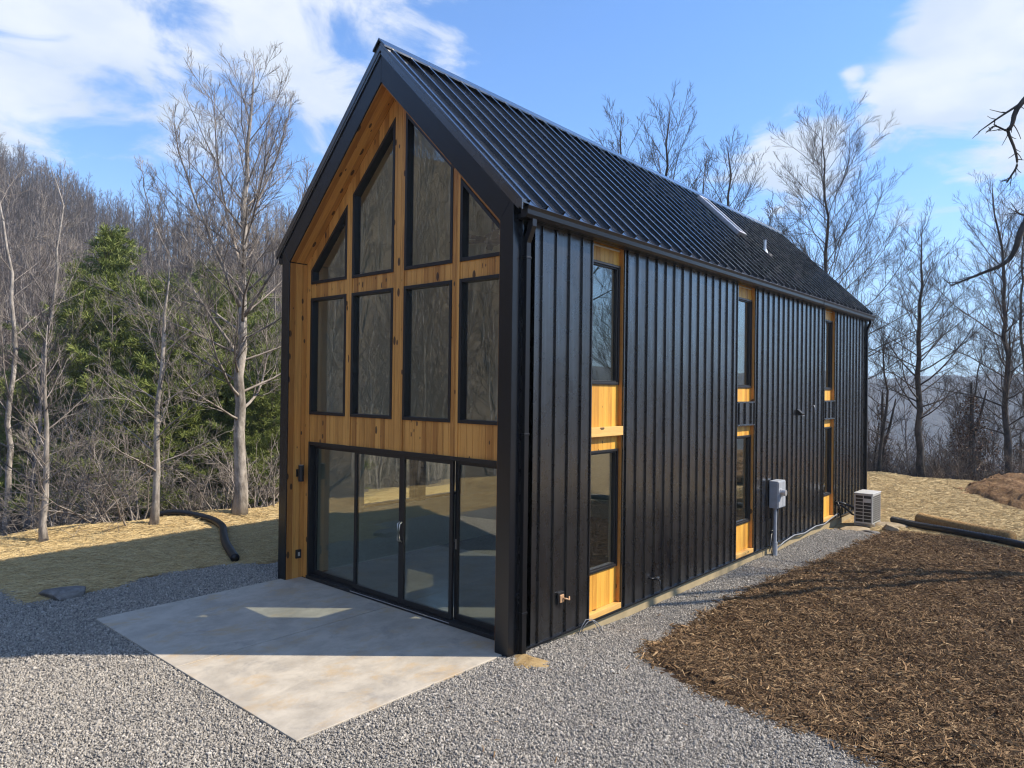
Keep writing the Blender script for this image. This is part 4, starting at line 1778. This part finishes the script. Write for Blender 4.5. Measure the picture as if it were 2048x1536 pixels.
def left_wood():
    pal, palt = M['bark_pale'], M['twig_pale']
    # 1 tall pale tree beside the house
    b = foot(478, 1027)
    dp = depth_of(b)
    mt, mc = bare_tree_meshes(11, axis([(480, 900), (481, 760), (485, 620), (484, 520), (492, 420), (497, 330), (506, 230), (510, 128)], dp, b), 0.165, 36, .22, .38, 1.5, .005, .25, (1.25, .5), 2.6, .8)
    # steep leaders that fork off the trunk and make the broad top
    for i, (uvs, r, nl) in enumerate((([(484, 540), (455, 440), (435, 340), (428, 250), (430, 165)], .06, 16), ([(485, 620), (430, 500), (385, 390), (358, 300), (346, 208)], .065, 17),
                                      ([(490, 470), (525, 380), (560, 300), (585, 195)], .055, 14), ([(484, 640), (550, 540), (600, 430), (618, 320)], .06, 14),
                                      ([(482, 720), (400, 600), (330, 500), (290, 400), (285, 320)], .055, 14))):
        line = [at(u, v, dp + (.7, -.8, .5, -.6, .9)[i] * min(1, k)) - b for k, (u, v) in enumerate(uvs)]
        _t, _c = bare_tree_meshes(100 + i, line, r * .62, nl + 6, .12, .27, 1.6, .005, .05, (.95, .45), 2.6, .6)
        for q in (_t, _c):
            for f in q.f:
                mc.f.append([j + mc.n for j in f])
            mc.v += q.v
            mc.n += q.n
    tree_thing('bare_tree', tuple(b), mt, mc, pal, palt, 'tallest pale leafless tree, thick trunk just left of the house at the straw edge')
    # 2 slender tree by the pipe
    b = foot(308, 1049)
    dp = depth_of(b)
    mt, mc = bare_tree_meshes(12, axis([(311, 960), (315, 860), (322, 740), (330, 640), (335, 560), (338, 500)], dp, b), .085, 20, .20, .40, 1.1, .0055, .1, (1.05, .5), 2, .5)
    tree_thing('bare_tree', tuple(b), mt, mc, pal, palt, 'slender pale leafless tree standing at the mouth of the left drain pipe')
    # 3 thin straight one
    b = foot(89, 1083)
    dp = depth_of(b)
    mt, mc = bare_tree_meshes(13, axis([(91, 960), (93, 840), (88, 760), (95, 650)], dp, b), .075, 18, .25, .36, 1.1, .005, .1, (1.1, .5), 2, .5)
    tree_thing('bare_tree', tuple(b), mt, mc, pal, palt, 'short spindly leafless tree on the straw edge at the left of the photo')
    # two pale leaning trunks further back on the left
    for sd, uvs, dpt, r, lb in ((14, [(60, 900), (75, 760), (98, 660), (112, 560), (120, 480), (128, 400), (100, 330)], 24.5, .12, 'pale forked leafless tree with silvery trunk at the far left, top against the hill'),
                                (15, [(15, 860), (25, 700), (30, 600), (12, 480), (5, 380), (-10, 300)], 22.0, .13, 'leafless tree on the left photo border with branches reaching inward'),
                                (16, [(560, 900), (556, 700), (548, 560), (552, 470)], 27, .08, 'thin leafless tree just behind the tallest one, close to the house corner'),
                                (17, [(205, 960), (210, 800), (222, 690), (226, 600)], 24, .06, 'thin dark leafless sapling in front of the big green pine'),
                                (18, [(420, 980), (415, 860), (400, 760), (395, 640), (402, 560)], 25, .07, 'thin leafless tree between the slender and the tallest pale trees')):
        p = at(uvs[0][0], 1000, dpt)
        b = Vector((p.x, p.y, gz(p.x, p.y)))
        mt, mc = bare_tree_meshes(sd, axis(uvs, dpt, b), r * .8, 18, .30, .30, .9, .0045, .1, (1.1, .5), 2, .6)
        tree_thing('bare_tree', tuple(b), mt, mc, pal if sd < 16 else M['bark_far'], palt, lb)
    # pines
    pt, pc = pine_meshes(31, 11.0, 4.0)
    spots = [((222, 462), 27, 'largest bushy green pine, rounded top against the bare hill on the left'),
             ((330, 560), 26, 'green pine with feathery boughs behind the slender pale tree'),
             ((415, 530), 28, 'green pine showing through the branches of the tallest leafless tree'),
             ((530, 640), 27, 'low green pine peeking out beside the left house corner'),
             ((130, 620), 34, 'dull green pine half hidden by grey branches at far left'),
             ((455, 720), 25, 'small bright green pine low behind the tallest trunk'),
             ((250, 720), 24, 'dark low pine in the shade behind the drain pipe'),
             ((370, 640), 24.5, 'leafy green pine between the slender and the tallest pale trees, low down'),
             ((265, 590), 25.5, 'soft green pine right below the rounded top of the largest pine'),
             ((490, 560), 29, 'upright green pine directly behind the trunk of the tallest tree'),
             ((70, 700), 28, 'olive green pine low at the far left among the grey trunks'),
             ((545, 700), 24.5, 'small green pine closest to the left house corner'),
             ((180, 540), 30, 'yellowish green pine just left of the largest pine')]
    first = None
    p2t, p2c = pine_meshes(32, 9.0, 3.9)
    protos = []
    for i, ((u, v), dpt, lb) in enumerate(spots):
        p = at(u, v, dpt)
        g = gz(p.x, p.y)
        base = Vector((p.x, p.y, g - .1))
        hgt = p.z - base.z
        if i < 2:
            mtt, mcc, h0 = ((pt, pc, 11.0), (p2t, p2c, 9.0))[i]
            e = tree_thing('pine_tree', tuple(base), mtt, mcc, M['bark_dark'], M['needle'], lb, 'pines behind the left yard')
            e.scale = (hgt / h0 * 1.3, hgt / h0 * 1.3, hgt / h0)
            protos.append((e, h0))
        else:
            s, h0 = protos[i % 2]
            c = copy_thing(s, tuple(base), i * 1.3, hgt / h0, lb)
            c.scale = (hgt / h0 * 1.3, hgt / h0 * 1.3, hgt / h0)


def wood_copies():
    """the thicket of bare trees and shrubs round the clearing"""
    protos = []
    for i, (sd, H, r, lb, st) in enumerate(((41, 11, .11, 30, .25), (42, 9, .085, 26, .2), (43, 12.5, .13, 30, .35), (44, 7, .06, 22, .15))):
        mt, mc = bare_tree_meshes(sd, [(0, 0, -.2), (.1, 0, H * .4), (-.05, .15, H * .7), (.1, .1, H)], r, lb, st, .33, 1.2, .005, .05, (1.0, .45), 2.2, .55)
        protos.append((mt, mc, H))
    src = []
    GL = 'grey leafless trees crowding the slope behind the left yard'
    GR = 'dark leafless trees below the right yard edge'
    def place(x, y, k, sc, dark, label, group, rz=None):
        key = (k, dark)
        for q, e in src:
            if q == key:
                copy_thing(e, (x, y, gz(x, y)), rng.uniform(0, 6.28) if rz is None else rz, sc, label, group, tuple(rng.normal(0, .05, 2)) if rz is None else (0, 0))
                return
        mt, mc, H = protos[k]
        e = tree_thing('bare_tree', (x, y, gz(x, y)), mt, mc, M['bark_dark'] if dark else M['bark_far'], M['twig_dark'] if dark else M['twig_brown'], label, group)
        e.scale = (sc,) * 3
        src.append((key, e))
    lab_l = 'grey leafless tree in the dense thicket behind the straw slope'
    n = 0
    while n < 28:
        x, y = rng.uniform(-34, -14.5), rng.uniform(-4, 26)
        if yard_out(x, y) < 1.2:
            continue
        if not in_view(np.array(x), np.array(y), 2):
            continue
        dd = (x - CX) * fw.x + (y - CY) * fw.y
        uu = 1024 + FPX * ((x - CX) * ri.x + (y - CY) * ri.y) / dd
        if 120 < uu < 560 and dd < 33 and rng.uniform() < .72:
            continue
        place(x, y, int(rng.integers(0, 4)), rng.uniform(.45, .72), False, lab_l, GL)
        n += 1
    # trees whose crowns stand against the sky behind the roof
    for (u, v), dpt, k, lb in (((1330, 213), 30, 2, 'tallest leafless tree behind the roof ridge'), ((1235, 240), 33, 0, 'leafless tree rising left of the tallest one behind the roof'),
                               ((1465, 285), 31, 2, 'broad leafless tree behind the roof near the skylight'), ((1400, 335), 36, 1, 'smaller leafless crown behind the roof between two taller trees'),
                               ((1530, 430), 34, 3, 'low leafless crown just above the far end of the ridge')):
        p = at(u, v, dpt)
        place(p.x, p.y, k, (p.z - gz(p.x, p.y)) / protos[k][2] * 1.02, True, lb, 'leafless crowns behind the roof', u * .01)
    lab_r = 'dark thin leafless tree in the wood beyond the right straw yard'
    n = 0
    while n < 30:
        x, y = rng.uniform(-9, 16), rng.uniform(27, 52)
        if yard_out(x, y) < 1.5:
            continue
        if not in_view(np.array(x), np.array(y), 2):
            continue
        place(x, y, int(rng.integers(0, 4)), rng.uniform(.4, .72), True, lab_r, GR)
        n += 1
    # trees beyond the frame on the right, whose shadows cross the mulch, and behind the camera, seen in the glass
    for x, y, k, sc in ((10.5, 19.5, 1, 1.0), (13.5, 17.5, 0, 1.0), (12.2, 22.5, 2, .9)):
        place(x, y, k, sc, True, 'leafless tree standing off to the right of the mulch bed', 'leafless trees right of the mulch')
    for x, y in ((-16, -14), (-19, -9), (-15, -21), (-22, -16), (-12, -19), (-18, -26), (-25, -8), (-9, -20), (-14, -10)):
        place(x, y, int(rng.integers(0, 4)), rng.uniform(.8, 1.1), False, 'grey leafless tree across the drive, seen mirrored in the front glass', 'leafless trees across the drive')
    e = None
    for i, (x, y) in enumerate(((-10.5, -13.5), (-13.2, -16.2), (-8.6, -16.8))):
        if e is None:
            mt, mc = bare_tree_meshes(61, [(0, 0, -.2), (.4, 0, 4), (.3, .3, 8), (.9, .4, 12)], .13, 22, .25, .3, 1.0, .006, 0, (.9, .4), 2, .5)
            e = tree_thing('birch_tree', (x, y, gz(x, y)), mt, mc, M['bark_birch'], M['twig_pale'], 'white barked leafless tree mirrored in the front glass', 'white barked trees across the drive')
        else:
            copy_thing(e, (x, y, gz(x, y)), i * 2.0, .9 + .1 * i)


def right_trees():
    dk, dt = M['bark_dark'], M['twig_dark']
    specs = [(71, [(1655, 600), (1652, 500), (1655, 420), (1648, 330), (1643, 252)], 29, .125, 44, .22, .46, 'tall spreading leafless tree above the far end of the roof', 1.0),
             (72, [(1843, 960), (1838, 850), (1836, 760), (1838, 660), (1842, 560), (1843, 462)], 29.5, .15, 34, .25, .40, 'sturdy dark leafless tree on the straw edge right of the house end', 1.0),
             (73, [(2018, 955), (2014, 800), (2012, 680), (2008, 560), (1995, 450), (1985, 360)], 31, .155, 36, .22, .36, 'tall grey leafless tree behind the red clay bank at the right', 1.0),
             (74, [(2060, 940), (2050, 760), (2040, 600), (2048, 460), (2055, 380)], 35, .12, 30, .25, .36, 'leafless tree on the right photo border behind the clay bank', 1.0),
             (75, [(1758, 960), (1762, 880), (1775, 800), (1765, 700), (1768, 640)], 30, .075, 20, .25, .34, 'thin crooked leafless tree touching the house end', 1.0),
             (76, [(1930, 965), (1932, 880), (1950, 780), (1965, 680)], 33, .08, 18, .3, .34, 'slim leafless tree between the sturdy dark tree and the vine mound', 1.0)]
    for sd, uvs, dpt, r, n, st, rc, lb, sc in specs:
        p = at(uvs[0][0], uvs[0][1], dpt)
        b = Vector((p.x, p.y, gz(p.x, p.y)))
        mt, mc = bare_tree_meshes(sd, axis(uvs, dpt, b), r, int(n * 1.25), st, rc, 1.0, .005, .1, (1.15, .62), 2.3, .55)
        tree_thing('bare_tree', tuple(b), mt, mc, dk, dt, lb)
    # the tree outside the frame whose boughs hang in from the right
    b = Vector((9.2, 15.0, gz(9.2, 15)))
    mt, mc = bare_tree_meshes(77, [(0, 0, -.2), (.1, 0, 4), (.0, .2, 8), (.3, .1, 12)], .2, 14, .6, .22, 1.0, .007, 0, (1.1, .5), 2, .5)
    r2 = np.random.default_rng(5)
    D = 12.5
    def bough(uvs, rads, start):
        P = [Vector(start)] + [at(u, v, D) - b for u, v in uvs]
        rads = ([rads[0] * 1.25] + list(rads))[:len(P)] if len(rads) < len(P) else rads
        pts, rr = [], []
        for i in range(len(P) - 1):
            p0, p1, p2, p3 = P[max(i - 1, 0)], P[i], P[i + 1], P[min(i + 2, len(P) - 1)]
            for k in range(4):
                t = k / 4
                q = .5 * ((2 * p1) + (-p0 + p2) * t + (2 * p0 - 5 * p1 + 4 * p2 - p3) * t * t + (-p0 + 3 * p1 - 3 * p2 + p3) * t ** 3)
                pts.append(q)
                rr.append(rads[i] + (rads[i + 1] - rads[i]) * t)
        pts.append(P[-1])
        rr.append(rads[-1])
        mc.tube(pts, rr, 6, cap=False)
        pts = P
        for i in range(2, len(pts)):
            for _ in range(3):
                a, q = np.array(pts[i - 1]), np.array(pts[i])
                u = r2.uniform()
                d = side_dir(r2, unit(q - a), r2.uniform(.5, 1.0))
                grow(mc, r2, a + (q - a) * u, d, r2.uniform(.08, .32), .010, .005, 3, .1, .15, 4)
    bough([(2330, 110), (2180, 90), (2048, 200), (2024, 250), (2016, 262), (2030, 300), (2034, 330), (2022, 352), (2013, 366)], [.085, .07, .06, .046, .034, .026, .022, .018, .016, .012, .006], (0, 0, 7.4))
    bough([(2044, 205), (1998, 235), (1957, 264)], [.03, .026, .018, .008], at(2060, 190, D) - b)
    bough([(2016, 262), (1990, 252), (1975, 262)], [.024, .018, .012, .006], at(2024, 250, D) - b)
    bough([(2330, 330), (2160, 345), (2056, 440), (2030, 500), (2008, 527), (1960, 548), (1925, 562), (1900, 572)], [.10, .085, .07, .058, .046, .036, .026, .018, .012, .006], (0, 0, 5.6))
    bough([(2048, 430), (2030, 422)], [.03, .02, .008], at(2075, 425, D) - b)
    tree_thing('bare_tree', tuple(b), mt, mc, dk, dk, 'tree outside the right border whose dark boughs hang into the sky')


def undergrowth():
    protos = [shrub_mesh(81 + i, H, n, sp) for i, (H, n, sp) in enumerate(((2.2, 16, .35), (3.2, 18, .5), (1.4, 20, .4)))]
    def family(n, x0, x1, y0, y1, ok, mat, label, group):
        src = [None] * 3
        c = 0
        while c < n:
            x, y = rng.uniform(x0, x1), rng.uniform(y0, y1)
            if not ok(x, y) or not in_view(np.array(x), np.array(y), 1.5):
                continue
            k = int(rng.integers(0, 3))
            sc = rng.uniform(.7, 1.25)
            if src[k] is None:
                o = protos[k].build('bare_shrub', mat, None, smooth=True)
                o.location = (x, y, gz(x, y) - .05)
                o.scale = (sc,) * 3
                o.rotation_euler = (0, 0, rng.uniform(0, 6))
                src[k] = tag(o, label, 'shrub', group)
            else:
                o = src[k].copy()
                COL.objects.link(o)
                o.location = (x, y, gz(x, y) - .05)
                o.scale = (sc,) * 3
                o.rotation_euler = (0, 0, rng.uniform(0, 6))
            c += 1
    family(48, -24, -13.2, -5, 14, lambda x, y: .5 < yard_out(x, y) < 9, M['twig_pale'], 'tangled leafless shrub along the left edge of the straw', 'leafless shrubs along the left straw edge')
    family(44, -6, 16, 24, 42, lambda x, y: .3 < yard_out(x, y) < 12, M['twig_mid'], 'dark leafless shrub along the wood edge behind the right yard', 'leafless shrubs behind the right yard')
    # stumps wrapped in dead vines
    r2 = np.random.default_rng(91)
    for (u, v0), dpt, H, Rb, lb in (((1940, 975), 31, 4.6, 1.5, 'tall mound of dead brown vines on a broken stump, right of the dark tree'), ((2040, 960), 34, 4.2, 1.6, 'brown vine tangle at the right photo border'),
                                    ((1762, 960), 33, 4.8, .7, 'narrow vine wrapped snag beside the house end'), ((1868, 965), 34, 2.6, 1.1, 'low brown vine heap behind the sturdy dark tree')):
        p = at(u, v0, dpt)
        b = Vector((p.x, p.y, gz(p.x, p.y)))
        mt, mc = MB(), MB()
        mt.tube([(0, 0, -.2), (.05, 0, H * .5), (.0, .1, H * 1.12)], [.16, .12, .04], 8)
        mt.tube([(0, 0, H * .5), (.35, .1, H * .8), (.55, .2, H * 1.05)], [.08, .06, .03], 7)
        V, F, n = [], [], 0
        for i in range(int(1500 * Rb * H / 5)):
            q = r2.uniform() ** 1.3
            rr = Rb * (1 - q) ** .7 * r2.uniform(.2, 1.0) + .12
            a = r2.uniform(0, 6.28)
            c = np.array([rr * math.cos(a), rr * math.sin(a), q * H])
            d = unit(r2.normal(size=3))
            w = unit(np.cross(d, r2.normal(size=3))) * r2.uniform(.02, .05)
            l = r2.uniform(.04, .10)
            V.append(np.array([c - w, c + w, c + d * l + w * .3, c + d * l - w * .3]))
            F.append((n, n + 1, n + 2, n + 3))
            n += 4
        mc.add(np.concatenate(V), F)
        for i in range(int(60 * Rb)):
            a = r2.uniform(0, 6.28)
            rr = Rb * r2.uniform(.2, 1.0)
            grow(mc, r2, np.array([rr * math.cos(a), rr * math.sin(a), r2.uniform(0, H * .6)]), np.array([-math.cos(a) * .3, -math.sin(a) * .3, 1]) + r2.normal(size=3) * .4, r2.uniform(.8, 2.2), .012, .005, 6, -.3, .2, 3)
        e = empty('vine_snag', tuple(b), lb, 'dead vines')
        for nm, m, mat in (('stump', mt, M['bark_dark']), ('vines', mc, M['dead_vine'])):
            o = m.build(nm, mat, None)
            o.parent = e


def hill_forest():
    """the bare woods on the hillsides, past counting"""
    objs = []
    for i, (sd, H, r) in enumerate(((51, 10, .085), (52, 11, .10), (53, 9, .075), (54, 12, .11))):
        mt, mc = bare_tree_meshes(sd, [(0, 0, -.5), (.15, .1, H * .5), (-.1, .1, H)], r, 16, .38, .26, .55, .014, 0, (.95, .35), .9, .5)
        nt = len(mt.f)
        for v in mc.v:
            mt.v.append(v)
        for f in mc.f:
            mt.f.append([q + mt.n for q in f])
        o = mt.build('hill_tree', M['bark_far'], None, smooth=True)
        o.data.materials.append(M['twig_brown'])
        idx = np.zeros(len(o.data.polygons), np.int32)
        idx[nt:] = 1
        o.data.polygons.foreach_set('material_index', idx)
        objs.append(o)
    coll = hidden_collection('hill_trees', objs)
    fwa = math.atan2(fw.y, fw.x)
    P = []
    for n, a0, a1, r0, r1 in ((4200, -42, 12, 34, 215), (1500, -135, -42, 30, 120), (1500, 6, 46, 60, 330)):
        rr = np.sqrt(rng.uniform(r0 ** 2, r1 ** 2, n))
        ph = np.radians(rng.uniform(a0, a1, n))
        x, y = CX + rr * np.cos(fwa - ph), CY + rr * np.sin(fwa - ph)
        o = yard_out(x, y)
        ok = (o > (14 if a0 < 5 else 10))
        if a0 < -100:
            ok = o > 3.0
        P.append(np.stack([x[ok], y[ok]], 1))
    P = np.concatenate(P)
    z = HH(P[:, 0], P[:, 1])
    n = len(P)
    s = rng.uniform(.6, 1.08, n)
    rot = np.stack([rng.normal(0, .05, n), rng.normal(0, .05, n), rng.uniform(0, 6.28, n)], 1)
    scatter('hillside_forest', np.stack([P[:, 0], P[:, 1], z], 1), rot, np.stack([s] * 3, 1), coll, 'stuff', 'leafless woods covering the hillsides round the clearing', 'forest')
    print('hill trees', n)


left_wood()
wood_copies()
right_trees()
undergrowth()
hill_forest()


# ------------------------------------------------------------------ air
def haze():
    m = bpy.data.materials.new('haze')
    m.use_nodes = True
    t = NT(m.node_tree)
    t.n.clear()
    out = t.add('ShaderNodeOutputMaterial')
    v = t.add('ShaderNodeVolumePrincipled')
    v.inputs['Color'].default_value = rgb(.62, .80, 1.0)
    v.inputs['Density'].default_value = HAZE
    v.inputs['Anisotropy'].default_value = 0.0
    t.l.new(v.outputs[0], out.inputs['Volume'])
    b = MB()
    b.box(-2800, 2800, -2800, 2800, -120, 190)
    o = b.build('haze', m)
    tag(o, kind='stuff')


HAZE = .0005
haze()
